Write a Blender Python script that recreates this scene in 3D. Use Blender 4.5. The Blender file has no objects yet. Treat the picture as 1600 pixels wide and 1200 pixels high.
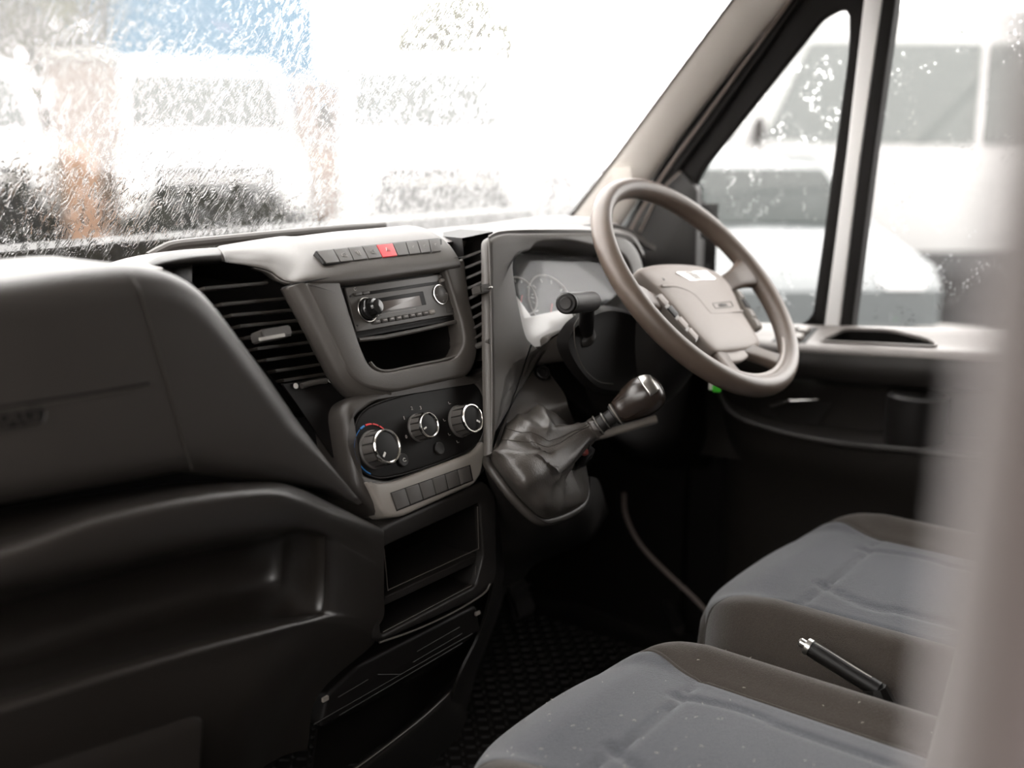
import bpy, bmesh, math, random
from mathutils import Vector, Matrix, noise
from mathutils.geometry import tessellate_polygon
random.seed(7)
SC = bpy.context.scene
COL = SC.collection

# ------------------------------------------------------------------ camera, world, exposure
FPX = 1650.0
PITCH = math.atan2(375.0, FPX)
YAW = math.atan2(1310.0, math.hypot(FPX, 375.0))
CAM = Vector((-.98, -.953, 1.15))
HD = Vector((math.cos(YAW), math.sin(YAW), 0)); RT = Vector((math.sin(YAW), -math.cos(YAW), 0))
FW = HD*math.cos(PITCH) + Vector((0, 0, -math.sin(PITCH))); UP = RT.cross(FW)
cd = bpy.data.cameras.new('camera'); cam = bpy.data.objects.new('camera', cd); COL.objects.link(cam)
cam.matrix_world = Matrix(((RT.x, UP.x, -FW.x, CAM.x), (RT.y, UP.y, -FW.y, CAM.y), (RT.z, UP.z, -FW.z, CAM.z), (0, 0, 0, 1)))
cd.sensor_width = 36; cd.lens = 36*FPX/1600; cd.clip_start = .02; cd.clip_end = 200
cd.dof.use_dof = True; cd.dof.focus_distance = 1.36; cd.dof.aperture_fstop = 2.1
SC.camera = cam
w = bpy.data.worlds.new('sky'); SC.world = w; w.use_nodes = True
wn = w.node_tree; wn.nodes.clear()
wo = wn.nodes.new('ShaderNodeOutputWorld'); wb = wn.nodes.new('ShaderNodeBackground')
tc = wn.nodes.new('ShaderNodeTexCoord'); sp = wn.nodes.new('ShaderNodeSeparateXYZ'); rp = wn.nodes.new('ShaderNodeValToRGB')
wn.links.new(tc.outputs['Generated'], sp.inputs[0]); wn.links.new(sp.outputs['Z'], rp.inputs[0])
rp.color_ramp.elements[0].position = 0.0; rp.color_ramp.elements[0].color = (.90, .87, .84, 1)
rp.color_ramp.elements[1].position = .6; rp.color_ramp.elements[1].color = (1.0, .975, .95, 1)
wn.links.new(rp.outputs[0], wb.inputs[0]); wb.inputs[1].default_value = 1.0
wn.links.new(wb.outputs[0], wo.inputs[0])
SC.view_settings.view_transform = 'Standard'; SC.view_settings.look = 'None'
SC.view_settings.exposure = 3.2; SC.view_settings.gamma = 1.0; SC.view_settings.use_curve_mapping = False
SC.cycles.use_denoising = True
SC.cycles.max_bounces = 10; SC.cycles.transparent_max_bounces = 12; SC.cycles.transmission_bounces = 8
SC.cycles.sample_clamp_indirect = 6.0

# ------------------------------------------------------------------ placing helpers: a sight line of the photo met with a real plane
def ray(u, v): return FW + RT*((u-800)/FPX) + UP*((600-v)/FPX)
def on_x(u, v, X): r = ray(u, v); return CAM + r*((X-CAM.x)/r.x)
def on_y(u, v, Y): r = ray(u, v); return CAM + r*((Y-CAM.y)/r.y)
def on_z(u, v, Z): r = ray(u, v); return CAM + r*((Z-CAM.z)/r.z)
def on_pl(u, v, P, N): r = ray(u, v); return CAM + r*((Vector(P)-CAM).dot(N)/r.dot(N))
def V3(*a): return Vector(a)

# ------------------------------------------------------------------ materials
MATS = {}
def mat(name, col, rough=.5, metal=0, spec=.5, bump=0, bscale=900, bdist=.0004, var=0, vscale=6, coat=0, sheen=0, emis=None, emis_s=0, alpha=1):
    if name in MATS: return MATS[name]
    m = bpy.data.materials.new(name); m.use_nodes = True; nt = m.node_tree; b = nt.nodes['Principled BSDF']
    b.inputs['Base Color'].default_value = (*col, 1); b.inputs['Roughness'].default_value = rough
    b.inputs['Metallic'].default_value = metal; b.inputs['Specular IOR Level'].default_value = spec
    b.inputs['Coat Weight'].default_value = coat; b.inputs['Sheen Weight'].default_value = sheen
    if emis: b.inputs['Emission Color'].default_value = (*emis, 1); b.inputs['Emission Strength'].default_value = emis_s
    t = nt.nodes.new('ShaderNodeTexCoord')
    if bump:
        n = nt.nodes.new('ShaderNodeTexNoise'); n.inputs['Scale'].default_value = bscale; n.inputs['Detail'].default_value = 2
        nt.links.new(t.outputs['Object'], n.inputs['Vector'])
        bp = nt.nodes.new('ShaderNodeBump'); bp.inputs['Strength'].default_value = bump; bp.inputs['Distance'].default_value = bdist
        nt.links.new(n.outputs['Fac'], bp.inputs['Height']); nt.links.new(bp.outputs[0], b.inputs['Normal'])
    if var:
        n = nt.nodes.new('ShaderNodeTexNoise'); n.inputs['Scale'].default_value = vscale; n.inputs['Detail'].default_value = 5
        nt.links.new(t.outputs['Object'], n.inputs['Vector'])
        mx = nt.nodes.new('ShaderNodeMix'); mx.data_type = 'RGBA'
        mx.inputs['A'].default_value = (*[c*(1-var) for c in col], 1); mx.inputs['B'].default_value = (*[min(1, c*(1+var)) for c in col], 1)
        nt.links.new(n.outputs['Fac'], mx.inputs['Factor']); nt.links.new(mx.outputs['Result'], b.inputs['Base Color'])
    MATS[name] = m; return m

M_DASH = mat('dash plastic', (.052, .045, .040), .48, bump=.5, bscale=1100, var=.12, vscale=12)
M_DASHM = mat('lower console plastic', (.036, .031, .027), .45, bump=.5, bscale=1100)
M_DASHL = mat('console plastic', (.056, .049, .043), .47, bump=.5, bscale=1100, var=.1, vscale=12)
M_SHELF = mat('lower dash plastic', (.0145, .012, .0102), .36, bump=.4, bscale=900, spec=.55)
M_DASHK = mat('gear console plastic', (.03, .026, .022), .45, bump=.4, bscale=1000)
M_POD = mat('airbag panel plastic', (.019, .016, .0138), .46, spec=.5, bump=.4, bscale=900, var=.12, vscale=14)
M_DARK = mat('dark plastic', (.010, .0085, .0075), .5, spec=.35, bump=.4, bscale=900)
M_BLACK = mat('black plastic', (.005, .0042, .0038), .5, spec=.25)
M_RUBBER = mat('black rubber', (.008, .007, .0065), .7, spec=.15)
M_GLOSSK = mat('gloss black', (.008, .008, .008), .12)
M_SWITCH = mat('switch plastic', (.055, .05, .046), .5, bump=.3, bscale=1400)
M_SILVERP = mat('silver grey plastic', (.2, .18, .16), .42, bump=.3, bscale=1200)
M_RADIO = mat('radio face', (.06, .054, .048), .42, bump=.2, bscale=1500)
M_CHROME = mat('chrome', (.75, .73, .70), .13, metal=1)
M_SATIN = mat('satin metal', (.55, .53, .5), .3, metal=1)
M_RED = mat('hazard red', (.55, .035, .045), .45)
M_MARKW = mat('white print', (.65, .63, .6), .5)
M_MARKG = mat('grey print', (.32, .30, .28), .5)
M_BLUE = mat('blue print', (.02, .16, .42), .5)
M_REDP = mat('red print', (.55, .03, .03), .5)
M_LCD = mat('display grey', (.13, .11, .10), .25)
M_WHEEL = mat('wheel rim grey brown', (.090, .066, .051), .42, bump=.45, bscale=1000, var=.25, vscale=22)
M_HUB = mat('airbag cover grey', (.27, .233, .21), .5, bump=.35, bscale=1100, var=.08)
M_LEATHER = mat('black leather', (.045, .039, .034), .38, bump=.6, bscale=420, bdist=.0006)
M_KNOB = mat('gear knob leather', (.022, .0155, .012), .25, bump=.3, bscale=500, var=.4, vscale=40)
M_PILLAR = mat('light beige trim', (.93, .88, .82), .55, bump=.2, bscale=700)
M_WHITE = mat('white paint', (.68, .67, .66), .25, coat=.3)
M_BODYW = mat('van white paint', (.22, .217, .213), .3, coat=.1)
M_SEATGREY = mat('seat fabric grey blue', (.052, .0545, .062), .9, spec=.2, sheen=.25, bump=.9, bscale=650, bdist=.0012, var=.22, vscale=260)
M_SEATBR = mat('seat fabric brown', (.036, .029, .0235), .9, spec=.2, sheen=.2, bump=.9, bscale=800, bdist=.0012, var=.3, vscale=320)
M_BACKREST = mat('backrest fabric mauve grey', (.048, .037, .0355), .9, spec=.2, sheen=.3, bump=.6, bscale=500, bdist=.001)
M_MAT = mat('rubber mat', (.007, .006, .0055), .42, spec=.2)
M_LINT = mat('lint fibre', (.5, .46, .42), .8)
M_GREEN = mat('green tag', (.06, .62, .03), .35)
M_DOOR = mat('door trim plastic', (.014, .012, .0105), .55, spec=.3, bump=.4, bscale=900)
M_LEDGE = mat('door sill plastic', (.16, .145, .135), .42, bump=.4, bscale=900, var=.2, vscale=20)
M_SEAL = mat('door seal', (.20, .16, .14), .5)
M_ROOF = mat('headlining', (.62, .58, .54), .9)
M_TYRE = mat('tyre', (.008, .008, .008), .8, spec=.1)
M_GRILLE = mat('van grille black', (.009, .009, .009), .7, spec=.1)
M_VGLASS = mat('van window', (.026, .029, .028), .4, spec=.03)
M_MGLASS = mat('minibus window', (.092, .098, .096), .4, spec=.03)
M_GREYCAR = mat('grey car paint', (.055, .06, .061), .3, coat=.1)
M_BLUEBOX = mat('blue tarpaulin', (.0006, .042, .080), .9, spec=0)
M_FOL = mat('foliage', (.028, .029, .006), .9, spec=.05, var=.6, vscale=3)
M_BARK = mat('bark', (.04, .025, .018), .8)
M_BRICK = mat('brown brickwork', (.085, .066, .055), .9, spec=.05, var=.4, vscale=8)
M_ORANGE = mat('orange cladding', (.15, .095, .066), .8, spec=.05)
M_ASPHALT = mat('wet asphalt', (.009, .009, .009), .8, spec=.02, var=.4, vscale=2, bump=.4, bscale=60, bdist=.004)
M_HEADL = mat('headlamp glass', (.5, .5, .5), .1)
M_BOUNCE = mat('added bounce wall', (.62, .59, .56), .8)  # pale surface of the added light-bouncing wall
M_CONC = mat('kerb concrete', (.2, .19, .18), .8)

def glass_rain(name, streak, wet):
    """slab glass: water film on the outer face, drops and runs as relief"""
    m = bpy.data.materials.new(name); m.use_nodes = True; nt = m.node_tree; nt.nodes.clear(); L = nt.links.new
    out = nt.nodes.new('ShaderNodeOutputMaterial')
    ref = nt.nodes.new('ShaderNodeBsdfRefraction'); ref.inputs['IOR'].default_value = 1.33; ref.inputs['Roughness'].default_value = 0.02
    tr = nt.nodes.new('ShaderNodeBsdfTransparent'); gl = nt.nodes.new('ShaderNodeBsdfGlossy'); gl.inputs['Roughness'].default_value = .03
    t = nt.nodes.new('ShaderNodeTexCoord')
    def noise_n(scale, vec, det=2, dist=0):
        n = nt.nodes.new('ShaderNodeTexNoise'); n.inputs['Scale'].default_value = scale; n.inputs['Detail'].default_value = det
        n.inputs['Distortion'].default_value = dist; L(vec, n.inputs['Vector']); return n.outputs['Fac']
    def mapv(sc, rot=0):
        mp = nt.nodes.new('ShaderNodeMapping'); mp.inputs['Scale'].default_value = sc; mp.inputs['Rotation'].default_value = (0, 0, rot)
        L(t.outputs['Object'], mp.inputs['Vector']); return mp.outputs[0]
    def ramp(s, a, b_):
        r = nt.nodes.new('ShaderNodeMapRange'); r.interpolation_type = 'SMOOTHSTEP'
        r.inputs['From Min'].default_value = a; r.inputs['From Max'].default_value = b_; L(s, r.inputs['Value']); return r.outputs[0]
    def mth(op, a, b_):
        n = nt.nodes.new('ShaderNodeMath'); n.operation = op
        for i, x in enumerate((a, b_)):
            if isinstance(x, (int, float)): n.inputs[i].default_value = x
            else: L(x, n.inputs[i])
        return n.outputs[0]
    if streak:
        run = ramp(noise_n(1, mapv((135, 36, 1)), 2, .9), .56, .64)          # rivulets running down the pane
        run2 = ramp(noise_n(1, mapv((250, 110, 1)), 2, .6), .58, .66)
        patchy = ramp(noise_n(5, mapv((1, 1, 1)), 2), .35, .7)
        drops = mth('MULTIPLY', run2, mth('ADD', mth('MULTIPLY', patchy, .7), .3))
        h = mth('ADD', run, mth('MULTIPLY', drops, .7))
        soft = mth('MULTIPLY', noise_n(30, mapv((1, .6, 1)), 1), .2)
        h = mth('ADD', h, soft)
        fac = .93
    else:
        vo = nt.nodes.new('ShaderNodeTexVoronoi'); vo.inputs['Scale'].default_value = 110; L(mapv((1, 1, 1)), vo.inputs['Vector'])
        d = ramp(mth('SUBTRACT', .42, vo.outputs['Distance']), 0, .35)
        keep = ramp(noise_n(24, mapv((1, 1, 1)), 2), .50, .62)
        h = mth('MULTIPLY', d, keep)
        fac = h
    bp = nt.nodes.new('ShaderNodeBump'); bp.inputs['Strength'].default_value = 1.0; bp.inputs['Distance'].default_value = wet
    L(h, bp.inputs['Height']); L(bp.outputs[0], ref.inputs['Normal']); L(bp.outputs[0], gl.inputs['Normal'])
    mx = nt.nodes.new('ShaderNodeMixShader')
    if isinstance(fac, float): mx.inputs[0].default_value = fac
    else: L(fac, mx.inputs[0])
    L(tr.outputs[0], mx.inputs[1]); L(ref.outputs[0], mx.inputs[2])
    m2 = nt.nodes.new('ShaderNodeMixShader'); fr = nt.nodes.new('ShaderNodeFresnel'); fr.inputs['IOR'].default_value = 1.3
    m2.inputs[0].default_value = .03
    L(mx.outputs[0], m2.inputs[1]); L(gl.outputs[0], m2.inputs[2]); L(m2.outputs[0], out.inputs['Surface'])
    return m
M_SCREEN = glass_rain('rain covered windscreen glass', True, .00009)
M_SIDEGL = glass_rain('rain speckled side glass', False, .0003)
def plain_glass(name):
    m = bpy.data.materials.new(name); m.use_nodes = True; nt = m.node_tree; nt.nodes.clear()
    o = nt.nodes.new('ShaderNodeOutputMaterial'); a = nt.nodes.new('ShaderNodeBsdfTransparent'); g = nt.nodes.new('ShaderNodeBsdfGlossy')
    g.inputs['Roughness'].default_value = .04; mx = nt.nodes.new('ShaderNodeMixShader'); f = nt.nodes.new('ShaderNodeFresnel'); f.inputs['IOR'].default_value = 1.35
    mx.inputs[0].default_value = .022; nt.links.new(a.outputs[0], mx.inputs[1]); nt.links.new(g.outputs[0], mx.inputs[2]); nt.links.new(mx.outputs[0], o.inputs[0])
    return m
M_LENS = plain_glass('instrument lens')

# ------------------------------------------------------------------ object helpers
def thing(name, label, cat, loc=(0, 0, 0), group=None):
    o = bpy.data.objects.new(name, None); o.empty_display_size = .02; COL.objects.link(o); o.location = loc
    o['label'] = label; o['category'] = cat
    if group: o['group'] = group
    return o
def tag(o, label, cat, group=None):
    o['label'] = label; o['category'] = cat
    if group: o['group'] = group
    return o
def struct(o): o['kind'] = 'structure'; return o
def wloc(p):
    l = Vector((0, 0, 0))
    while p is not None: l += p.location; p = p.parent
    return l
def link(name, verts, faces, m, parent=None, smooth=True, angle=35):
    me = bpy.data.meshes.new(name)
    base = wloc(parent)
    me.from_pydata([tuple(Vector(v)-base) for v in verts], [], faces); me.validate(); 
    bm = bmesh.new(); bm.from_mesh(me); bmesh.ops.remove_doubles(bm, verts=bm.verts, dist=1e-6); bmesh.ops.recalc_face_normals(bm, faces=bm.faces); bm.to_mesh(me); bm.free()
    me.materials.append(m)
    if smooth:
        me.shade_smooth(); me.set_sharp_from_angle(angle=math.radians(angle))
    o = bpy.data.objects.new(name, me); COL.objects.link(o)
    if parent: o.parent = parent
    return o
def lbl(o, s): o['label'] = s; return o
def catmull(P, n=8, closed=False):
    P = [Vector(p) for p in P]; N = len(P); out = []
    rng = N if closed else N-1
    for i in range(rng):
        if closed: a, b, c, d = P[(i-1) % N], P[i], P[(i+1) % N], P[(i+2) % N]
        else: a, b, c, d = (P[i-1] if i else P[0]*2-P[1]), P[i], P[i+1], (P[i+2] if i+2 < N else P[-1]*2-P[-2])
        for k in range(n):
            t = k/n; out.append(.5*((2*b)+(c-a)*t+(2*a-5*b+4*c-d)*t*t+(3*b-a-3*c+d)*t**3))
    if not closed: out.append(P[-1])
    return out
def rounded(P, r, n=5):
    """polygon (3-D points, closed) with its corners rounded to radius r (number or list)"""
    P = [Vector(p) for p in P]; N = len(P); out = []
    for i in range(N):
        a, b, c = P[i-1], P[i], P[(i+1) % N]; rr = r[i] if isinstance(r, (list, tuple)) else r
        e1, e2 = a-b, c-b; l1, l2 = e1.length, e2.length; d = min(rr, l1*.48, l2*.48)
        if d < 1e-5: out.append(b); continue
        p, q = b+e1/l1*d, b+e2/l2*d
        for k in range(n+1):
            t = k/n; out.append(p*(1-t)**2+b*2*t*(1-t)+q*t*t)
    return out
def resample(P, n, closed=True):
    P = [Vector(p) for p in P]
    if closed: P = P+[P[0]]
    d = [0]
    for a, b in zip(P, P[1:]): d.append(d[-1]+(b-a).length)
    out = []; j = 0; T = d[-1]
    for i in range(n):
        s = T*i/(n if closed else n-1)
        while j < len(P)-2 and d[j+1] < s: j += 1
        l = d[j+1]-d[j]; t = (s-d[j])/l if l > 0 else 0
        out.append(P[j].lerp(P[j+1], min(1, t)))
    return out
def loft(name, rings, m, parent=None, closed=True, cap0=False, cap1=False, smooth=True, angle=35):
    n = len(rings[0]); vs = [v for r in rings for v in r]; fs = []
    for i in range(len(rings)-1):
        for j in range(n if closed else n-1):
            k = (j+1) % n; fs.append((i*n+j, i*n+k, (i+1)*n+k, (i+1)*n+j))
    def cap(b, R):
        for t in tessellate_polygon([[Vector(v) for v in R]]): fs.append(tuple(b+q for q in t))
    if cap0: cap(0, rings[0])
    if cap1: cap((len(rings)-1)*n, rings[-1])
    return link(name, vs, fs, m, parent, smooth, angle)
def inset(P, N, d):
    """move a closed planar outline inward by d"""
    N = Vector(N).normalized(); n = len(P); A = Vector((0, 0, 0))
    for i in range(n): A += P[i].cross(P[(i+1) % n])
    s = 1 if A.dot(N) > 0 else -1; out = []
    for i in range(n):
        e1 = (P[i]-P[i-1]); e2 = (P[(i+1) % n]-P[i])
        if e1.length < 1e-9: e1 = e2
        if e2.length < 1e-9: e2 = e1
        n1 = N.cross(e1).normalized()*s; n2 = N.cross(e2).normalized()*s; b = n1+n2
        if b.length < 1e-6: b = n1
        b.normalize(); c = max(.45, b.dot(n1)); out.append(P[i]+b*d/c)
    return out
def plate(name, P, N, depth, r, m, parent=None, steps=4, off=0, back=True):
    """solid plate: front outline P, outward normal N, depth backwards, rounded front edge r"""
    N = Vector(N).normalized(); P = [Vector(p)+N*off for p in P]
    rings = [[p-N*depth for p in P]]
    for k in range(steps+1):
        a = math.pi/2*k/steps
        Q = inset(P, N, r*(1-math.cos(a))) if k else P
        rings.append([q-N*(r*(1-math.sin(a))) for q in Q])
    return loft(name, rings, m, parent, cap0=back, cap1=True, angle=40)
def frame(name, O, I, N, depth, idepth, r, m, parent=None, n=96, off=0, ir=None):
    """plate with an opening: outer outline O, inner outline I"""
    N = Vector(N).normalized(); ir = r if ir is None else ir
    O = resample([Vector(p)+N*off for p in O], n); I = resample([Vector(p)+N*off for p in I], n)
    # align starts
    best = min(range(n), key=lambda s: sum((O[j]-I[(j+s) % n]).length for j in range(0, n, 4))); 
    Ir = list(reversed(I)); b2 = min(range(n), key=lambda s: sum((O[j]-Ir[(j+s) % n]).length for j in range(0, n, 4)))
    d1 = sum((O[j]-I[(j+best) % n]).length for j in range(0, n, 4)); d2 = sum((O[j]-Ir[(j+b2) % n]).length for j in range(0, n, 4))
    I = [I[(j+best) % n] for j in range(n)] if d1 <= d2 else [Ir[(j+b2) % n] for j in range(n)]
    rings = [[p-N*depth for p in O]]
    for k in range(4):
        a = math.pi/2*k/3; rings.append([q-N*(r*(1-math.sin(a))) for q in (inset(O, N, r*(1-math.cos(a))) if k else O)])
    for k in range(3, -1, -1):
        a = math.pi/2*k/3; rings.append([q-N*(ir*(1-math.sin(a))) for q in (inset(I, N, -ir*(1-math.cos(a))) if k else I)])
    rings.append([p-N*idepth for p in I])
    return loft(name, rings, m, parent, angle=40)
def tray(name, I, N, depth, m, parent=None, shrink=.003):
    """hollow box behind an opening"""
    N = Vector(N).normalized(); I = [Vector(p) for p in I]
    return loft(name, [I, [p-N*depth*.5 for p in inset(I, N, shrink*.5)], [p-N*depth for p in inset(I, N, shrink)]], m, parent, cap1=True)
def tube(name, path, r, m, parent=None, n=10, closed=False, cap=True, flat=1.0):
    path = [Vector(p) for p in path]; N = len(path); rings = []; prev = None
    for i, p in enumerate(path):
        t = (path[(i+1) % N]-path[i-1]) if closed else (path[min(i+1, N-1)]-path[max(i-1, 0)])
        t.normalize()
        if prev is None: a = t.orthogonal().normalized()
        else: a = (prev-t*prev.dot(t)).normalized()
        prev = a; b = t.cross(a); rr = r[i] if isinstance(r, (list, tuple)) else r
        rings.append([p+(a*math.cos(2*math.pi*k/n)+b*math.sin(2*math.pi*k/n)*flat)*rr for k in range(n)])
    if closed: rings.append(rings[0]); return loft(name, rings, m, parent)
    return loft(name, rings, m, parent, cap0=cap, cap1=cap)
def lathe(name, prof, O, A, m, parent=None, n=40, sq=1.0, side=None):
    """prof: (radius, height along axis A from O)"""
    A = Vector(A).normalized(); O = Vector(O); a = (Vector(side)-A*Vector(side).dot(A)).normalized() if side else A.orthogonal().normalized(); b = A.cross(a)
    rings = [[O+A*h+(a*math.cos(2*math.pi*k/n)+b*sq*math.sin(2*math.pi*k/n))*max(r, 1e-5) for k in range(n)] for r, h in prof]
    return loft(name, rings, m, parent, cap0=True, cap1=True, angle=30)
def patch(name, rows, m, parent=None, n=6, thick=.004, mdir=None, closed=False):
    """smooth sheet through a grid of control points, given a thickness away from the viewer"""
    R = [catmull(r, n) for r in rows]; cols = list(zip(*R)); C2 = [catmull(c, n) for c in cols]
    g = list(zip(*C2)); H = len(g); W = len(g[0]); vs = [v for r in g for v in r]
    fs = [(i*W+j, i*W+j+1, (i+1)*W+j+1, (i+1)*W+j) for i in range(H-1) for j in range(W-1)]
    d = Vector(mdir or (0, 1, 0)).normalized()*thick; k = len(vs)
    vs = vs+[v+d for v in vs]; fs += [tuple(reversed([q+k for q in f])) for f in fs]
    rim = [j for j in range(W)]+[i*W+W-1 for i in range(1, H)]+[(H-1)*W+j for j in range(W-2, -1, -1)]+[i*W for i in range(H-2, 0, -1)]
    for a, b in zip(rim, rim[1:]+rim[:1]): fs.append((b, a, a+k, b+k))
    return link(name, vs, fs, m, parent, True, 50)
def box(name, c, sx, sy, sz, m, parent=None, r=.002, X=(1, 0, 0), Y=(0, 1, 0), Z=(0, 0, 1), seg=2):
    c = Vector(c); X, Y, Z = Vector(X).normalized(), Vector(Y).normalized(), Vector(Z).normalized()
    bm = bmesh.new(); bmesh.ops.create_cube(bm, size=1)
    for v in bm.verts: v.co = Vector((v.co.x*sx, v.co.y*sy, v.co.z*sz))
    if r: bmesh.ops.bevel(bm, geom=bm.edges[:], offset=min(r, .45*min(sx, sy, sz)), segments=seg, affect='EDGES')
    vs = [c+X*v.co.x+Y*v.co.y+Z*v.co.z for v in bm.verts]; bm.verts.index_update(); fs = [tuple(v.index for v in f.verts) for f in bm.faces]; bm.free()
    return link(name, vs, fs, m, parent, True, 40)
def text(name, s, c, X, Yv, size, m, parent=None, ext=.0003):
    cu = bpy.data.curves.new(name, 'FONT'); cu.body = s; cu.size = size; cu.extrude = ext; cu.align_x = 'CENTER'; cu.align_y = 'CENTER'
    cu.resolution_u = 3
    cu.materials.append(m); o = bpy.data.objects.new(name, cu); COL.objects.link(o)
    X = Vector(X).normalized(); Z = X.cross(Vector(Yv)).normalized(); Y = Z.cross(X)
    c = Vector(c)-wloc(parent)
    me = bpy.data.meshes.new_from_object(o); bpy.data.objects.remove(o); bpy.data.curves.remove(cu)
    o = bpy.data.objects.new(name, me); COL.objects.link(o)
    o.matrix_basis = Matrix(((X.x, Y.x, Z.x, c.x), (X.y, Y.y, Z.y, c.y), (X.z, Y.z, Z.z, c.z), (0, 0, 0, 1)))
    if parent: o.parent = parent
    return o
def joinmesh(name, objs, m=None):
    """fold meshes into the first one (for one part made of several shapes)"""
    bm = bmesh.new()
    for o in objs: bm.from_mesh(o.data)
    a = objs[0]; bm.to_mesh(a.data); bm.free(); a.data.shade_smooth(); a.data.set_sharp_from_angle(angle=math.radians(38)); a.name = name
    for o in objs[1:]: me = o.data; bpy.data.objects.remove(o); bpy.data.meshes.remove(me)
    return a

# reference planes of the dashboard
NS = Vector((0, -1, .36)).normalized()                 # centre console face
S0 = Vector((0, 0, .98)); VP0 = Vector((0, .04, .98)); B0 = Vector((0, -.015, 1.03))
XA = Vector((1, 0, 0)); YS = NS.cross(XA)              # up along the console face
if YS.z < 0: YS = -YS
def S(u, v, o=0): return on_pl(u, v, S0+NS*o, NS)
def SL(pts, o=0): return [S(u, v, o) for u, v in pts]
def VV(u, v, o=0): return on_pl(u, v, VP0+NS*o, NS)
def BB(u, v, o=0): return on_pl(u, v, B0+NS*o, NS)
YF = Vector((0, -1, 0))

# ================================================================== THE CAB SHELL
WN = Vector((0, 1, .95)).normalized()                   # windscreen normal, outwards
W0 = Vector((0, .349, .981)); WD = Vector((0, -.95, 1)).normalized()
def wp(x, s, o=0): return W0+WD*s+XA*x+WN*o+Vector((0, -.10*(x/.9)**2*0, 0))
# windscreen: built in its own frame so that the water runs follow the slope of the pane
def pane(name, pts, N, down, th, m, kind=True):
    c = sum(pts, Vector())/len(pts); N = Vector(N).normalized(); Y = (Vector(down)-N*Vector(down).dot(N)).normalized(); X = Y.cross(N)
    vs = []; n = len(pts)
    for o in (0, th): vs += [((p-c).dot(X), (p-c).dot(Y), o) for p in pts]
    fs = [tuple(range(n-1, -1, -1)), tuple(range(n, 2*n))]+[(i, (i+1) % n, n+(i+1) % n, n+i) for i in range(n)]
    me = bpy.data.meshes.new(name); me.from_pydata(vs, [], fs)
    bm = bmesh.new(); bm.from_mesh(me); bmesh.ops.recalc_face_normals(bm, faces=bm.faces); bm.to_mesh(me); bm.free()
    me.materials.append(m); o = bpy.data.objects.new(name, me); COL.objects.link(o)
    o.matrix_world = Matrix(((X.x, Y.x, N.x, c.x), (X.y, Y.y, N.y, c.y), (X.z, Y.z, N.z, c.z), (0, 0, 0, 1)))
    struct(o); return o
pane('window_1', [wp(-.9, -.03), wp(.90, -.03), wp(.80, .86), wp(-.80, .86)], WN, WD, .006, M_SCREEN)
# A pillar trim on the driver's side
def strip(name, A, B, m, parent=None, bulge=.012, th=.02, bd=(-1, -.2, 0), n=8):
    """band between two edge lines, bulging into the cab"""
    A = catmull(A, n); B = catmull(B, n); bd = Vector(bd).normalized(); rings = []
    for a, b in zip(A, B):
        r = []
        for k in range(9):
            t = k/8; r.append(a.lerp(b, t)+bd*bulge*math.sin(math.pi*t)**.7)
        r += [b-bd*th, a-bd*th]; rings.append(r)
    return loft(name, rings, m, parent, cap0=True, cap1=True, angle=50)
ap = strip('trim_1', [on_x(845, 395, .885), on_x(880, 353, .88), on_x(950, 262, .87), on_x(1040, 140, .85), on_x(1145, 0, .83), on_x(1190, -60, .82)],
           [on_x(930, 400, .93), on_x(975, 340, .93), on_x(1012, 283, .93), on_x(1105, 157, .93), on_x(1236, -8, .92), on_x(1290, -80, .91)], M_PILLAR)
struct(ap)
seal = struct(tube('trim_2', catmull([on_x(840, 400, .882), on_x(878, 354, .877), on_x(948, 262, .867), on_x(1038, 140, .847), on_x(1143, 0, .827), on_x(1190, -62, .817)], 6), .0035, M_RUBBER))
grille = []
gp = Vector((.05, -.02, -.01))
for k in range(9):
    a_ = on_x(955+k*.5, 266+k*3.2, .868); b_ = on_x(985+k*.5, 263+k*3.2, .872); grille.append(tube('trim_13', [a_, b_], .0009, M_PILLAR, n=5))
struct(joinmesh('trim_13', grille))
# roof, header, rear wall, passenger side, engine bulkhead: the rest of the closed cab
struct(box('ceiling', (0, -.75, 1.66), 2.1, 1.55, .05, M_ROOF))
struct(box('trim_3', (0, -.16, 1.60), 1.9, .30, .10, M_ROOF, X=(1, 0, 0), Y=(0, 1, -.6), Z=(0, .6, 1)))
struct(box('wall_rear', (0, -1.42, .83), 2.1, .05, 1.7, M_DARK))
struct(box('wall_front', (0, .66, .42), 2.1, .05, 1.12, M_BLACK))
struct(box('floor', (0, -.35, .06), 2.1, 2.0, .06, M_DARK))
struct(box('trim_4', (0, .50, .945), 2.0, .30, .03, M_DARK, Y=(0, 1, -.12), Z=(0, .12, 1)))
struct(box('wall_left', (-1.03, -.30, .42), .05, 1.95, .86, M_DARK))
struct(box('trim_11', (.965, .38, .47), .05, .62, .98, M_BLACK))
struct(box('trim_12', (0, .62, .95), 2.1, .12, .10, M_BLACK))
struct(box('wall_bounce', (-3.2, -1.5, .7), .2, 9, 2.4, M_BOUNCE))  # unseen wall outside the cab, added to bounce light into the passenger side
struct(box('trim_5', (-.98, -1.22, 1.1), .1, .36, 1.2, M_PILLAR, r=.02))
struct(box('trim_6', (-.90, .08, 1.32), .07, .06, .92, M_PILLAR, r=.02, Y=(0, 1, .95), Z=(0, -.95, 1)))
struct(box('wall_right', (.99, -1.15, .83), .05, .55, 1.7, M_ROOF))
struct(box('baseboard_right', (.99, -.5, .4), .05, 1.5, .78, M_BLACK))

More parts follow.
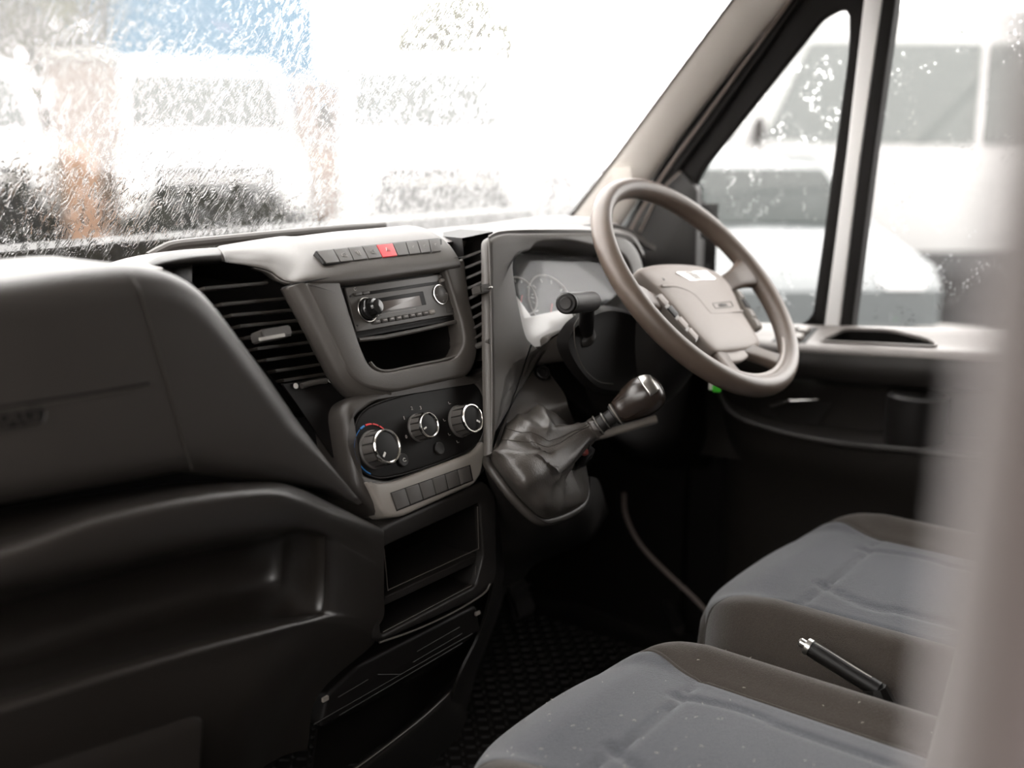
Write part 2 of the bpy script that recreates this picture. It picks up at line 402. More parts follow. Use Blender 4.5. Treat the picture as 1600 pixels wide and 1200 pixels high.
# ------------------------------------------------------------------ driver's door
NX = Vector((-1, 0, 0))
door = thing('door_1', 'driver door with light sill ledge and dark lower panel', 'door', (.94, -.2, .1)); del door['category']; del door['label']; struct(door)
GX = .94
def D(pts, x=GX): return [on_x(u, v, x) for u, v in pts]
q_in = rounded(D([(1084, 300), (1098, 268), (1286, 30), (1327, 8), (1327, 75), (1268, 505), (1084, 520)]), [.02, .02, .012, .035, .05, .01, .01])
q_out = rounded(D([(972, 362), (1005, 300), (1225, -20), (1352, -30), (1352, 60), (1288, 512), (1020, 545)]), [.02, .01, .02, .04, .02, .01, .01])
frame('window_frame', q_out, q_in, NX, .03, .012, .006, M_RUBBER, door, n=140, off=.004)
tube('seal_line', catmull(D([(985, 360), (1030, 283), (1120, 158), (1250, -20)], .925), 6), .0028, M_SEAL, door)
tube('seal_line', catmull(D([(995, 372), (1040, 290), (1130, 166), (1262, -20)], .928), 6), .006, M_RUBBER, door)
plate('mirror_panel', rounded(D([(975, 352), (1030, 290), (1062, 262), (1088, 296), (1086, 515), (1000, 470)], .925), [.005, .01, .03, .005, .005, .005]), NX, .02, .004, M_DARK, door)
tube('mirror_panel_edge', catmull(D([(1000, 362), (1030, 303), (1063, 268)], .915), 6), .0016, M_SEAL, door)
plate('divider_bar', D([(1287, 515), (1322, 240), (1350, -10), (1371, -180), (1404, -180), (1379, 0), (1345, 240), (1311, 515)], .93), NX, .03, .004, M_WHITE, door)
plate('window_channel', D([(1311, 515), (1345, 240), (1378, 0), (1401, -180), (1421, -180), (1399, 0), (1365, 240), (1330, 515)], .932), NX, .03, .003, M_RUBBER, door)
struct(box('trim_7', (.93, -.5, 1.56), .10, 1.3, .16, M_PILLAR, r=.03))
pane('window_2', D([(1070, 255), (1275, 0), (1345, 0), (1345, 80), (1280, 520), (1070, 525)], .948), (1, 0, 0), (0, 0, 1), .004, M_SIDEGL)
pane('window_3', [Vector((.948, -.235, .78)), Vector((.948, -1.0, .80)), Vector((.948, -1.0, 1.5)), Vector((.948, -.31, 1.5)), Vector((.948, -.27, 1.25))], (1, 0, 0), (0, 0, 1), .004, M_SIDEGL)
# ledge with pocket and window switches
def ledge_z(y): return .801+(-.25-y)*.075
Lo = [Vector((x, y, ledge_z(y)+(x-.87)*.35)) for x, y in [(.935, .08), (.935, -.2), (.937, -.5), (.937, -.9), (.845, -.9), (.838, -.62), (.838, -.45), (.84, -.3), (.842, -.16), (.87, .02), (.89, .08)]]
Lo = resample(Lo, 160)
LN = Vector((-.35, .075, 1)).normalized()
po = rounded([Vector((x, y, ledge_z(y)+(x-.87)*.35)) for x, y in [(.865, -.235), (.915, -.262), (.915, -.345), (.885, -.425), (.862, -.445), (.862, -.40)]], [.012, .012, .02, .02, .012, .02])
frame('sill_ledge', Lo, po, LN, .045, .02, .012, M_LEDGE, door, n=160, ir=.004)
tray('ledge_pocket', [p-LN*.004 for p in po], LN, .05, M_BLACK, door)
tube('pocket_rim', [p+LN*.0015 for p in po], .002, M_LEDGE, door, n=8, closed=True)
for i in range(2):
    for j in range(2):
        box('window_switch', Vector((.872+.026*i, -.165-.026*j, ledge_z(-.165-.026*j)+(.872+.026*i-.87)*.35+.004)), .020, .019, .008, M_SILVERP if (i+j) else M_SATIN, door, r=.002, Z=LN, X=(1, 0, .35))
plate('switch_base', [Vector((x, y, ledge_z(y)+(x-.87)*.35+.001)) for x, y in [(.856, -.145), (.915, -.148), (.915, -.212), (.856, -.212)]], LN, .004, .001, M_BLACK, door)
# upper roll under the ledge, main panel, pull handle, lower pocket
rows = []
for dz, dx in [(-.02, .0), (-.045, -.004), (-.07, .006), (-.085, .03), (-.13, .045), (-.20, .05), (-.25, .05)]:
    rows.append([Vector((.842+dx+(.03 if y > .03 else 0), y, ledge_z(y)+dz)) for y in (.10, 0, -.15, -.3, -.45, -.6, -.9)])
patch('door_panel', rows, M_DOOR, door, mdir=(1, 0, 0), thick=.01)
hp = rounded(D([(1170, 577), (1303, 574), (1314, 590), (1296, 640), (1272, 674), (1165, 655)], .885), .012)
plate('handle_plate', hp, NX, .01, .004, M_DARK, door)
tube('handle_plate_edge', hp[:], .0013, M_DOOR, door, n=6, closed=True)
patch('door_handle', [[on_x(1200, 630, .872), on_x(1225, 622, .868), on_x(1245, 622, .866), on_x(1280, 621, .874)],
                      [on_x(1202, 634, .866), on_x(1225, 627, .860), on_x(1245, 626, .86), on_x(1280, 624, .868)],
                      [on_x(1206, 637, .872), on_x(1228, 632, .868), on_x(1248, 629, .868), on_x(1280, 627, .874)]], M_CHROME, door, mdir=(1, 0, 0), thick=.004)
lip = catmull([on_x(u, v, x) for u, v, x in [(1120, 560, .90), (1128, 620, .88), (1150, 650, .86), (1205, 672, .84), (1300, 692, .82), (1440, 706, .80), (1600, 722, .80)]], 8)
tube('pocket_lip', lip, .007, M_DOOR, door, n=10)
patch('pocket_shelf', [[p+Vector((.002, 0, .004)) for p in lip[::8]], [Vector((.895, p.y, p.z+.012)) for p in lip[::8]]], M_DOOR, door, mdir=(0, 0, -1), n=4)
patch('pocket_front', [[p+Vector((0, 0, 0)) for p in lip[::8]], [p+Vector((.01, 0, -.05)) for p in lip[::8]], [p+Vector((.05, 0, -.16)) for p in lip[::8]], [p+Vector((.06, 0, -.42)) for p in lip[::8]]], M_DOOR, door, mdir=(1, 0, 0), n=4)
lathe('cup_holder', [(.050, 0), (.052, .02), (.052, .085), (.045, .09)], on_x(1415, 690, .855)+Vector((0, -.015, 0)), (0, 0, 1), M_BLACK, door)
struct(tube('trim_8', catmull([on_x(u, v, .90) for u, v in [(975, 770), (978, 805), (1000, 850), (1040, 893), (1086, 936), (1130, 985)]], 8), .0045, M_SEAL))

# ================================================================== DASHBOARD BODY
dash = thing('dashboard', 'dark grey textured plastic dashboard running across the cab under the windscreen', 'dashboard', (0, .2, .9))
# top pad, left and behind
def prof_top(x):
    # crest height along x
    c = .5*(1+math.tanh((x+.27)/.05)); 
    z = .998+.026*c; return z
rows = []
for y, f in [(.40, 0), (.34, .12), (.27, .35), (.19, .75), (.12, .97), (.07, 1.0), (.05, .97), (.045, .8)]:
    rows.append([Vector((x, y+(.03 if f > .9 and x > -.2 else .06 if -.39 < x < -.15 and f > .7 else 0), .972+(prof_top(x)-.972)*f-(.05 if x > .7 else 0))) for x in (-1.0, -.8, -.6, -.45, -.38, -.34, -.27, -.2, -.1, .05, .2, .35, .6, .75)])
patch('top_pad', rows, M_DASH, dash, mdir=(0, .3, -1), thick=.01)
tube('screen_cowl', catmull([on_y(u, v, .27) for u, v in [(232, 402), (252, 391), (275, 383), (340, 376), (430, 367), (530, 358), (600, 353)]], 6), .007, M_DASH, dash)
# brow over the radio
rows = [
 [(343, 384, .13), (348, 388, .11), (351, 392, .098), (354, 398, .09), (356, 405, .085), (357, 413, .083), (352, 414, .10)],
 [(372, 379, .13), (376, 384, .105), (380, 390, .088), (383, 398, .078), (384, 407, .07), (384, 415, .068), (378, 417, .09)],
 [(410, 373, .13), (416, 379, .10), (420, 387, .08), (424, 397, .064), (424, 410, .054), (420, 423, .05), (412, 424, .075)],
 [(440, 369, .13), (450, 376, .098), (457, 386, .073), (460, 400, .05), (456, 418, .034), (444, 437, .029), (434, 438, .055)]]
R = [[on_y(*p) for p in r] for r in rows]
PF = [(.13, 1.031), (.10, 1.036), (.065, 1.0335), (.034, 1.0225), (.012, 1.006), (-.001, .985), (.02, .975)]
def fcol(x, k=0): return [Vector((x, y, z)) for y, z in PF]
c4 = [Vector(p) for p in [(-.050, .13, 1.0315), (-.066, .10, 1.0335), (-.083, .068, 1.030), (-.101, .040, 1.019), (-.121, .020, 1.006), (-.142, .006, .9905), (-.135, .03, .984)]]
c5 = [Vector((x, y, z)) for x, (y, z) in zip((.0, -.012, -.028, -.045, -.060, -.070, -.07), PF)]
cols = R+[c4, c5]+[fcol(x) for x in (.04, .085, .125)]
cols += [[Vector((.138, y+.004, z-.002)) for y, z in PF], [Vector((.15, y+.03, z-.02)) for y, z in PF]]
patch('brow', [list(r) for r in zip(*cols)], M_DASHL, dash, mdir=(0, 1, -.4), thick=.006)
# flank between console face and left vent
A = [(476, 441), (490, 470), (508, 510), (528, 552), (548, 588), (575, 606), (612, 614)]
B = [(441, 452), (456, 480), (476, 517), (498, 560), (524, 605), (560, 632), (612, 640)]
patch('console_flank', [[S(u, v, -.002) for u, v in A], [S(u*.5+u2*.5-3, v*.5+v2*.5+1, -.012) for (u, v), (u2, v2) in zip(A, B)], [VV(u, v, .006) for u, v in B], [VV(u+2, v+2, -.04) for u, v in B]], M_DASHL, dash, mdir=(0, 1, 0), thick=.003)
# console face around the radio
co = rounded(SL([(477, 441), (727, 403), (735, 470), (747, 515), (748, 552), (737, 586), (612, 614), (566, 604), (545, 584)]), [.003, .006, .01, .01, .02, .02, .02, .02, .02])
ci = rounded(SL([(532, 439), (696, 417), (722, 500), (728, 535), (714, 560), (604, 582), (580, 575), (566, 545)]), [.006, .006, .01, .01, .016, .018, .012, .012])
frame('console_face', co, ci, NS, .03, .03, .005, M_DASHL, dash, n=200)
tube('seam', [S(u, v, .0012) for u, v in [(440, 451), (458, 444), (477, 440), (560, 427), (650, 413), (727, 401)]], .0009, M_BLACK, dash, n=6)
tray('console_recess', [p-NS*.028 for p in ci], NS, .07, M_BLACK, dash)
# storage slot lip below the radio
tube('slot_lip', [S(u, v, -.012) for u, v in [(560, 531), (600, 527), (650, 517), (715, 502)]], .003, M_DASHL, dash, n=8)
tube('slot_rim', catmull([S(u, v, -.006) for u, v in [(725, 520), (726, 540), (716, 556), (650, 571), (606, 580), (588, 576), (578, 566)]], 4), .0022, M_DASHL, dash, n=8)
# console shoulders around the climate panel
ho = rounded(SL([(540, 628), (575, 610), (748, 584), (790, 560), (785, 690), (762, 745), (608, 812), (562, 770)]), .02)
hi = rounded(SL([(549, 692), (556, 650), (592, 624), (722, 588), (752, 600), (766, 640), (758, 683), (737, 707), (610, 752), (568, 742)]), .015)
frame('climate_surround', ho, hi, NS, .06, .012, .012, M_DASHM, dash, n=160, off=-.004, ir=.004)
# binnacle
bo = rounded([BB(u, v) for u, v in [(763, 372), (785, 361), (930, 361), (985, 370), (1006, 402), (1015, 470), (960, 560), (890, 562), (800, 575), (776, 712), (768, 712), (765, 560)]], [.01, .02, .02, .02, .03, .03, .03, .02, .03, .003, .003, .05])
bi = catmull([BB(u, v) for u, v in [(805, 440), (803, 412), (810, 398), (828, 391), (838, 381), (855, 376), (890, 376), (930, 384), (970, 394), (988, 425), (985, 480), (950, 520), (895, 512), (860, 523), (856, 538), (845, 545), (832, 536), (822, 522), (812, 480)]], 5, True)
frame('binnacle_surround', bo, bi, NS, .014, .07, .010, M_DASHL, dash, n=260, ir=.004)
patch('binnacle_hood', [[BB(u, v, -o)+Vector((0, 0, dz)) for u, v in [(763, 370), (785, 361), (850, 358.5), (930, 360), (985, 370), (1006, 400)]] for o, dz in [(.004, 0), (.05, .006), (.12, .004), (.2, -.02), (.3, -.05)]], M_DASH, dash, mdir=(0, 0, -1), thick=.008)
tray('binnacle_well', [p-NS*.065 for p in bi[::2]], NS, .05, M_BLACK, dash)
tube('spine_edge', catmull([BB(u, v, .001) for u, v in [(764, 372), (766, 430), (768, 520), (769, 600), (768, 705)]], 5), .0016, M_DASHL, dash, n=8)
# knee panel right of the spine
kp = [[(792, 606, -.075), (820, 588, -.07), (848, 570, -.065)], [(790, 640, -.085), (830, 620, -.085), (880, 612, -.08)], [(785, 680, -.10), (830, 660, -.10), (888, 636, -.095)], [(780, 740, -.10), (840, 700, -.06), (900, 665, -.05)]]
patch('knee_panel', [[on_y(*p) for p in r] for r in kp], M_DASHL, dash, thick=.006, n=6)
so = on_y(848, 582, -.078); sn = Vector((-.35, -.75, .55)).normalized()
lathe('round_socket', [(.0105, -.004), (.0105, .002), (.009, .003), (.0065, .003), (.006, -.001), (.0001, -.001)], so, sn, M_BLACK, dash)
patch('column_surround', [[on_y(u, v, y) for u, v, y in r] for r in [
   [(852, 552, -.06), (900, 515, -.03), (960, 500, .0), (1080, 540, .0), (1150, 600, 0)],
   [(868, 590, -.06), (905, 590, -.04), (960, 620, -.02), (1040, 640, .0), (1140, 640, 0)],
   [(890, 625, -.06), (930, 660, -.05), (980, 690, -.03), (1040, 690, -.0), (1140, 690, 0)],
   [(905, 650, 0), (935, 680, .02), (990, 720, .03), (1040, 730, .03), (1140, 730, .03)]]], M_BLACK, dash, thick=.006)
# passenger side lower dash: shelf roll, long pocket, knee bolster
U = [-300, 0, 150, 300, 420, 465, 508, 555, 600]
G = [
 ([850, 800, 775, 755, 755, 765, 785, 808, 830], [-.02]*7+[-.05, -.08]),
 ([905, 845, 797, 765, 755, 762, 782, 805, 828], [-.10]*7+[-.10, -.095]),
 ([918, 855, 806, 774, 763, 770, 790, 812, 835], [-.145, -.145, -.145, -.142, -.137, -.13, -.12, -.112, -.10]),
 ([945, 880, 832, 795, 778, 785, 802, 825, 850], [-.158, -.158, -.156, -.152, -.146, -.14, -.127, -.115, -.10]),
 ([985, 922, 888, 852, 830, 824, 828, 845, 870], [-.148, -.148, -.146, -.142, -.138, -.133, -.126, -.113, -.10]),
 ([1000, 934, 899, 862, 839, 830, 838, 860, 885], [-.10, -.10, -.10, -.10, -.10, -.115, -.122, -.112, -.10]),
 ([1012, 948, 908, 871, 848, 836, 846, 870, 895], [-.02, -.02, -.02, -.025, -.04, -.085, -.118, -.112, -.10]),
 ([1090, 1030, 985, 945, 912, 900, 905, 915, 930], [-.01, -.01, -.01, -.02, -.03, -.07, -.112, -.108, -.098]),
 ([1150, 1080, 1035, 992, 966, 960, 952, 955, 962], [-.08, -.08, -.08, -.08, -.085, -.09, -.115, -.108, -.096]),
 ([1172, 1100, 1055, 1012, 982, 972, 966, 970, 985], [-.135, -.135, -.135, -.133, -.13, -.126, -.122, -.11, -.095]),
 ([1205, 1135, 1090, 1045, 1012, 1000, 992, 995, 1008], [-.137, -.137, -.136, -.133, -.13, -.126, -.12, -.108, -.09]),
 ([1300, 1240, 1200, 1160, 1130, 1115, 1100, 1090, 1085], [-.115]*6+[-.105, -.09, -.08]),
 ([1500, 1400, 1350, 1300, 1260, 1240, 1200, 1180, 1170], [-.06]*9)]
U2 = {9: [-300, 0, 150, 300, 420, 465, 508, 550, 588], 10: [-300, 0, 150, 300, 410, 450, 492, 535, 582], 11: [-300, 0, 130, 260, 350, 390, 430, 465, 498], 12: [-300, 0, 120, 240, 320, 370, 410, 445, 480]}
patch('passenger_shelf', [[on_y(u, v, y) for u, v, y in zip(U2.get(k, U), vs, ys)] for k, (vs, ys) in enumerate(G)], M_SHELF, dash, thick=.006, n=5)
tube('pocket_seam', catmull([on_y(u, v, y) for u, v, y in [(509, 838, -.1255), (508, 900, -.1165), (505, 945, -.118), (494, 962, -.119), (465, 972, -.1275)]], 5), .0007, M_BLACK, dash, n=6)
lower = rounded([on_y(u, v, -.122) for u, v in [(-200, 1205), (0, 1166), (240, 1118), (300, 1112), (322, 1122), (312, 1260), (-200, 1350)]], .012)
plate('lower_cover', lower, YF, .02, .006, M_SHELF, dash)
# console column under the switches
CY = -.098
def K(u, v, o=0): return on_y(u, v, CY-o)
ko = rounded([K(u, v) for u, v in [(585, 832), (608, 818), (760, 752), (776, 775), (779, 900), (764, 928), (594, 1006), (580, 1000)]], [.006, .01, .01, .01, .015, .012, .01, .01])
ki = rounded([K(u, v) for u, v in [(597, 856), (750, 786), (756, 870), (744, 916), (596, 994), (592, 950)]], [.006, .006, .01, .006, .006, .006])
frame('column_frame', ko, ki, YF, .08, .012, .006, M_DARK, dash, n=160, ir=.003)
tray('column_well', [p+Vector((0, .011, 0)) for p in ki], YF, .12, M_BLACK, dash)
plate('column_divider', [K(u, v, -.012) for u, v in [(603, 932), (750, 864), (750, 877), (598, 948)]], YF, .09, .002, M_DARK, dash)
tube('tray_highlight', [K(u, v, -.004) for u, v in [(600, 858), (606, 922), (748, 857), (746, 792)]], .0008, M_DASHL, dash, n=6)  # paler thin tubes paint the highlights along the tray rims
tube('tray_highlight', [K(u, v, -.006) for u, v in [(598, 988), (742, 912), (744, 884)]], .0007, M_DASHL, dash, n=6)
tube('column_lip', catmull([K(u, v, .004) for u, v in [(593, 1004), (650, 984), (710, 956), (755, 928), (766, 912)]], 5), .0014, M_DASHL, dash, n=8)
lo = rounded([on_y(u, v, -.07) for u, v in [(500, 1140), (512, 1085), (560, 1040), (745, 945), (752, 985), (722, 1010), (640, 1058)]], .008)
plate('drawer_front', lo, YF, .1, .005, M_BLACK, dash)
for a, b in [((530, 1118), (722, 1005)), ((645, 1035), (722, 990)), ((652, 1018), (718, 980)), ((528, 1090), (575, 1062)), ((590, 1054), (625, 1054)), ((490, 1132), (738, 990))]:
    tube('drawer_rib', [on_y(*a, -.0725), on_y(*b, -.0725)], .0008, M_DARK, dash, n=6)
for c in [(508, 1092), (746, 958)]: box('drawer_clip', on_y(*c, -.074), .010, .004, .006, M_SILVERP, dash, r=.001)
patch('bottom_pocket', [[on_y(u, v, y) for u, v, y in r] for r in [[(497, 1140, -.01), (600, 1090, -.01), (700, 1030, -.01), (745, 985, -.01)], [(485, 1230, .0), (600, 1160, 0), (680, 1090, 0), (735, 1030, 0)]]], M_BLACK, dash)
patch('bottom_lip', [[on_y(u, v, y) for u, v, y in r] for r in [[(500, 1235, -.05), (560, 1198, -.065), (650, 1130, -.065), (696, 1089, -.05), (712, 1068, -.0)], [(500, 1260, -.05), (560, 1222, -.06), (650, 1150, -.06), (700, 1105, -.045), (716, 1085, .01)], [(520, 1330, 0), (580, 1280, 0), (660, 1210, 0), (715, 1150, .01), (730, 1120, .03)]]], M_DARK, dash)
tube('bottom_lip_edge', catmull([on_y(u, v, y) for u, v, y in [(500, 1235, -.052), (560, 1198, -.067), (650, 1130, -.067), (696, 1089, -.052), (705, 1078, -.03)]], 5), .0012, M_DASHL, dash, n=6)
patch('column_side', [[on_y(u, v, y) for u, v, y in r] for r in [
    [(770, 770, -.09), (774, 850, -.09), (772, 905, -.09), (752, 985, -.06), (715, 1065, -.05), (690, 1160, .0)],
    [(790, 790, -.03), (792, 850, -.03), (790, 905, -.02), (766, 985, 0), (735, 1060, .01), (715, 1130, .05)],
    [(800, 790, .10), (800, 850, .10), (795, 905, .10), (770, 985, .10), (745, 1050, .12), (730, 1110, .15)]]], M_DARK, dash, mdir=(-.5, .5, 0))

# ================================================================== AIRBAG PANEL POD
pod = thing('airbag_panel', 'large rounded dark passenger airbag panel left of the air vent', 'panel', (-.5, .0, .9))
PY = -.10
pts = [(-320, 530), (-320, 470), (0, 441), (120, 426), (205, 418), (245, 419), (285, 428), (322, 448), (352, 478), (385, 521), (420, 568), (450, 610), (485, 662), (525, 722), (566, 786), (560, 790), (520, 772), (480, 764), (300, 745), (0, 800), (-320, 860)]
po_ = [on_y(u, v, PY) for u, v in pts]
po_ = [po_[0]]+catmull(po_[1:15], 5)+po_[15:]
po_ = resample(po_, 220)
tip_ = on_y(566, 788, PY)
def podring(d, dep):
    Q = inset(po_, YF, d) if d else po_; k0 = 1-dep/.028 if dep < .028 else 0
    out = []
    for p, q in zip(po_, Q):
        f = min(1, (p-tip_).length/.15)**1.3; out.append(p.lerp(q, f)+Vector((0, dep, 0)))
    return out
rr = [podring(0, .16), podring(0, .04)]
for k in range(1, 9):
    a = math.pi/2*k/8; rr.append(podring(.030*(1-math.cos(a))+.0, .028*(1-math.sin(a))+.0))
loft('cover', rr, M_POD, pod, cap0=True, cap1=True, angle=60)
PYF = PY-.0006
tube('tear_seam', catmull([on_y(u, v, PYF) for u, v in [(218, 452), (232, 500), (256, 580), (280, 665), (300, 735)]], 5), .0006, M_DASHK, pod, n=6)
tube('tear_seam_edge', catmull([on_y(u, v, PY+k) for u, v, k in [(190, 419, .02), (205, 430, .008), (218, 452, -.0006)]], 5), .0005, M_DASHK, pod, n=6)
tube('lid_groove', [on_y(u, v, PYF) for u, v in [(-200, 670), (0, 637), (120, 619), (232, 600)]], .0016, M_BLACK, pod, n=6)
tube('lid_groove_lip', [on_y(u, v, PYF) for u, v in [(-200, 674), (0, 640.5), (120, 622.5), (232, 603)]], .0010, M_DASHL, pod, n=6)
bw = rounded([on_y(u, v, PYF-.0004) for u, v in [(-120, 665), (66, 637), (73, 642), (70, 657), (64, 662), (-120, 692)]], .004)
plate('emblem_plate', bw, YF, .003, .0005, M_BLACK, pod)
tube('emblem_border', bw, .0008, M_POD, pod, n=6, closed=True)
text('emblem_letters', 'AIRBAG', on_y(-8, 660, PYF-.0012), (1, 0, 0), (0, 0, 1), .022, M_POD, pod)

# ================================================================== LEFT AIR VENT
def vent(name, label, lines, tabc, tabw, whl, dot, outline, tabslat):
    t = thing(name, label, 'air vent', VV(*tabc, 0), 'air vents of the centre console'); del t['group']
    tray('housing', [VV(u, v, -.012) for u, v in outline], NS, .06, M_BLACK, t, shrink=.001)
    for (a, b) in lines:
        p, q = VV(*a, .0), VV(*b, .0); d = (q-p).normalized(); up = Vector((0, .25, 1)).normalized(); Y = up.cross(d)
        box('slat', (p+q)/2-NS*.012, (q-p).length, .026, .0034, M_DASHK, t, r=.0014, X=d, Y=Y, Z=up)
    if tabw:
        tb = box('tab', VV(*tabc, .010), tabw, .024, .013, M_SWITCH, t, r=.002, X=XA, Y=NS, Z=YS)
        box('tab_trim', VV(*tabc, .0225)-YS*.003, tabw*.86, .002, .004, M_SATIN, tb, r=.0005, X=XA, Y=NS, Z=YS).location -= Vector((0, 0, 0))
    return t
ll = [((318, 449), (420, 440)), ((345, 474), (450, 464)), ((360, 491), (463, 482)), ((374, 508), (474, 498)), ((388, 525), (484, 515)), ((401, 543), (493, 532)), ((415, 561), (502, 549)), ((430, 578), (511, 566)), ((442, 593), (518, 581))]
lv = vent('left_air_vent', 'slatted air vent between airbag panel and radio, chrome edged tab', ll, (424, 523), .044, None, None,
     [(300, 400), (440, 425), (470, 480), (530, 590), (552, 640), (470, 640), (380, 540), (300, 440)], 4)
lv.name = 'air_vent'
thw = [VV(u, v, .004) for u, v in [(471, 603), (485, 599), (500, 596), (510, 595)]]
tube('thumbwheel', thw, .0035, M_SWITCH, lv, n=10)
lathe('closed_mark', [(.0034, 0), (.0034, .0005)], VV(462, 603, .003), NS, M_MARKW, lv, n=20)
tube('open_mark', [VV(516, 594, .003)+(XA*math.cos(a)+YS*math.sin(a))*.0028 for a in [k*math.pi/8 for k in range(16)]], .0006, M_MARKW, lv, n=6, closed=True)
patch('vent_base', [[VV(u, v, o) for u, v, o in r] for r in [[(442, 600, .001), (470, 596, .001), (520, 586, .001)], [(470, 640, .001), (500, 640, .001), (550, 632, .001)], [(535, 735, .001), (550, 745, .0), (566, 742, 0)]]], M_BLACK, lv)
rv = thing('air_vent', 'narrow slatted air vent between radio console and instrument binnacle', 'air vent', S(745, 455))
hs = [S(722, 372, -.012), BB(770, 362, -.012), BB(772, 560, -.012), S(742, 565, -.012)]
loft('housing', [hs, [p+Vector((.01, .07, 0)) for p in hs]], M_BLACK, rv, cap1=True)
for k in range(9):
    a_, b_ = S(725.5+2.2*k, 407+16.2*k, -.006), BB(768+.3*k, 391+16.0*k, -.006); d_ = (b_-a_).normalized(); up_ = Vector((0, .3, 1)).normalized()
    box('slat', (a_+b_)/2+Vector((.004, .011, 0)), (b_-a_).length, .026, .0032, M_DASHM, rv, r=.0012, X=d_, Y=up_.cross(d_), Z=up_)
ta, tb2 = S(742, 456, .006), BB(764, 449, .004)
tbx = box('tab', (ta+tb2)/2, .022, .022, .012, M_SWITCH, rv, r=.002, X=(tb2-ta), Z=(0, .2, 1), Y=Vector((0, .2, 1)).cross(tb2-ta))
tube('tab_trim', [ta+Vector((0, -.012, .003)), ta.lerp(tb2, .75)+Vector((0, -.012, .003))], .0014, M_SATIN, tbx, n=6)
tube('thumbwheel', [S(746, 541, .002), BB(766, 533, -.002)], .0042, M_SWITCH, rv, n=10)
# open lid grips on top of the dash beside the vents
for nm, lb, pth, m_ in [('storage_lid', 'dark lift up lid on dash top above left air vent', [(238, 412), (258, 402), (290, 397), (345, 393), (350, 402)], M_DASH)]:
    t = thing(nm, lb, 'lid', on_y(300, 405, .08))
    rows = [[on_y(u, v, y) for u, v, y in r] for r in [
        [(233, 411, .10), (250, 402, .10), (275, 395, .10), (310, 391, .10), (341, 388, .10)],
        [(238, 413, .085), (256, 405, .08), (280, 399, .078), (312, 396, .076), (343, 393, .076)],
        [(246, 416, .08), (262, 410, .07), (284, 405, .066), (314, 401, .064), (345, 399, .064)],
        [(256, 418, .085), (270, 416, .075), (290, 414, .07), (316, 412, .068), (347, 410, .068)],
        [(258, 420, .11), (272, 419, .11), (292, 419, .11), (317, 418, .11), (347, 416, .11)]]]
    patch('cover', rows, M_DARK, t, thick=.004)
t = thing('cup_lid', 'small dark lid on dash top above right air vent', 'lid', on_y(745, 370, .03))
patch('cover', [[on_y(u, v, y) for u, v, y in r] for r in [[(732, 360, .06), (748, 357, .06), (764, 357, .05)], [(736, 366, .035), (750, 363, .03), (766, 362, .025)], [(736, 376, .03), (752, 374, .025), (766, 372, .02)], [(730, 384, .06), (750, 380, .06), (766, 378, .05)]]], M_DARK, t, thick=.004)

# ================================================================== HAZARD SWITCH STRIP
PB = Vector((0, .0225, 1.0145)); NB = Vector((0, -(1.022-1.008), (.031-.014))).normalized()
NB = Vector((0, -.66, .75)).normalized()
def BT(u, v, o=0): return on_pl(u, v, PB+NB*o, NB)
sw = thing('switch_strip', 'row of nine dash switches with red hazard button above the radio', 'switches', BT(595, 393))
plate('base', rounded([BT(u, v, .001) for u, v in [(492, 391), (684, 371), (691, 373), (692, 390), (688, 393), (512, 413), (506, 412)]], .003), NB, .012, .0015, M_BLACK, sw)
tops = [495, 521, 544, 566, 588, 614, 634, 652, 670, 688]; bots = [507, 532, 553, 576, 598, 622, 640, 658, 674, 690]
for i in range(9):
    def ty(u): return 391.6-(u-495)*.0985
    def by(u): return 411.5-(u-507)*.108
    a, b = tops[i]+.8, tops[i+1]-.6; c, d = bots[i]+.8, bots[i+1]-.6
    if i == 0: c += 3
    P = [BT(a, ty(a), .0025), BT(b, ty(b), .0025), BT(d, by(d), .0025), BT(c, by(c), .0025)]
    o = plate('switch', rounded(P, .0012, 2), NB, .004, .0008, M_RED if i == 4 else M_SWITCH, sw)
    if i == 4: lbl(o, 'red hazard warning switch')
    ce = (P[0]+P[1]+P[2]+P[3])/4+NB*.0004
    if i == 4:
        for s_ in (.0042, .0022):
            tube('hazard_mark', [ce+XA*s_*math.sin(k*2*math.pi/3)*1.1+(NB.cross(XA))*-s_*math.cos(k*2*math.pi/3)*-1 for k in range(3)], .0003, M_MARKW, o, n=6, closed=True)
    elif i in (1, 2, 3, 6, 7, 8):
        yy = NB.cross(XA); yy = yy if yy.z > 0 else -yy
        mk = []
        if i in (1, 3):
            mk.append(tube('symbol', [ce+XA*.003+yy*.003*s for s in (-1, 1)]+[ce-XA*.003+yy*.0015, ce-XA*.003-yy*.0015], .00028, M_MARKG, o, n=5, closed=True))
            mk.append(tube('symbol', [ce-XA*.0045+yy*.001, ce-XA*.0045-yy*.003, ce+XA*.0035-yy*.004], .00028, M_MARKG, o, n=5))
        elif i == 2:
            mk.append(tube('symbol', catmull([ce-XA*.003+yy*.004, ce-XA*.002-yy*.003, ce+XA*.002-yy*.003, ce+XA*.003+yy*.004], 3), .00028, M_MARKG, o, n=5))
            mk.append(tube('symbol', catmull([ce-XA*.001+yy*.005, ce+yy*.002, ce-XA*.001, ce+yy*-.001], 3), .00028, M_MARKG, o, n=5))
        else:
            mk.append(tube('symbol', [ce-XA*.002-yy*.0015, ce-XA*.001+yy*.0015, ce+XA*.002+yy*.002], .00025, M_MARKG, o, n=5))
        if len(mk) > 1: joinmesh('symbol', mk)

# ================================================================== CAR RADIO
RO = -.010
rad = thing('car_radio', 'grey car radio with disc slot, display and round volume knob', 'radio', S(626, 470, RO))
def Rr(u, v, o=0): return S(u, v, RO+o)
RC = [Rr(540, 449), Rr(696, 427), Rr(713, 491), Rr(557, 519)]
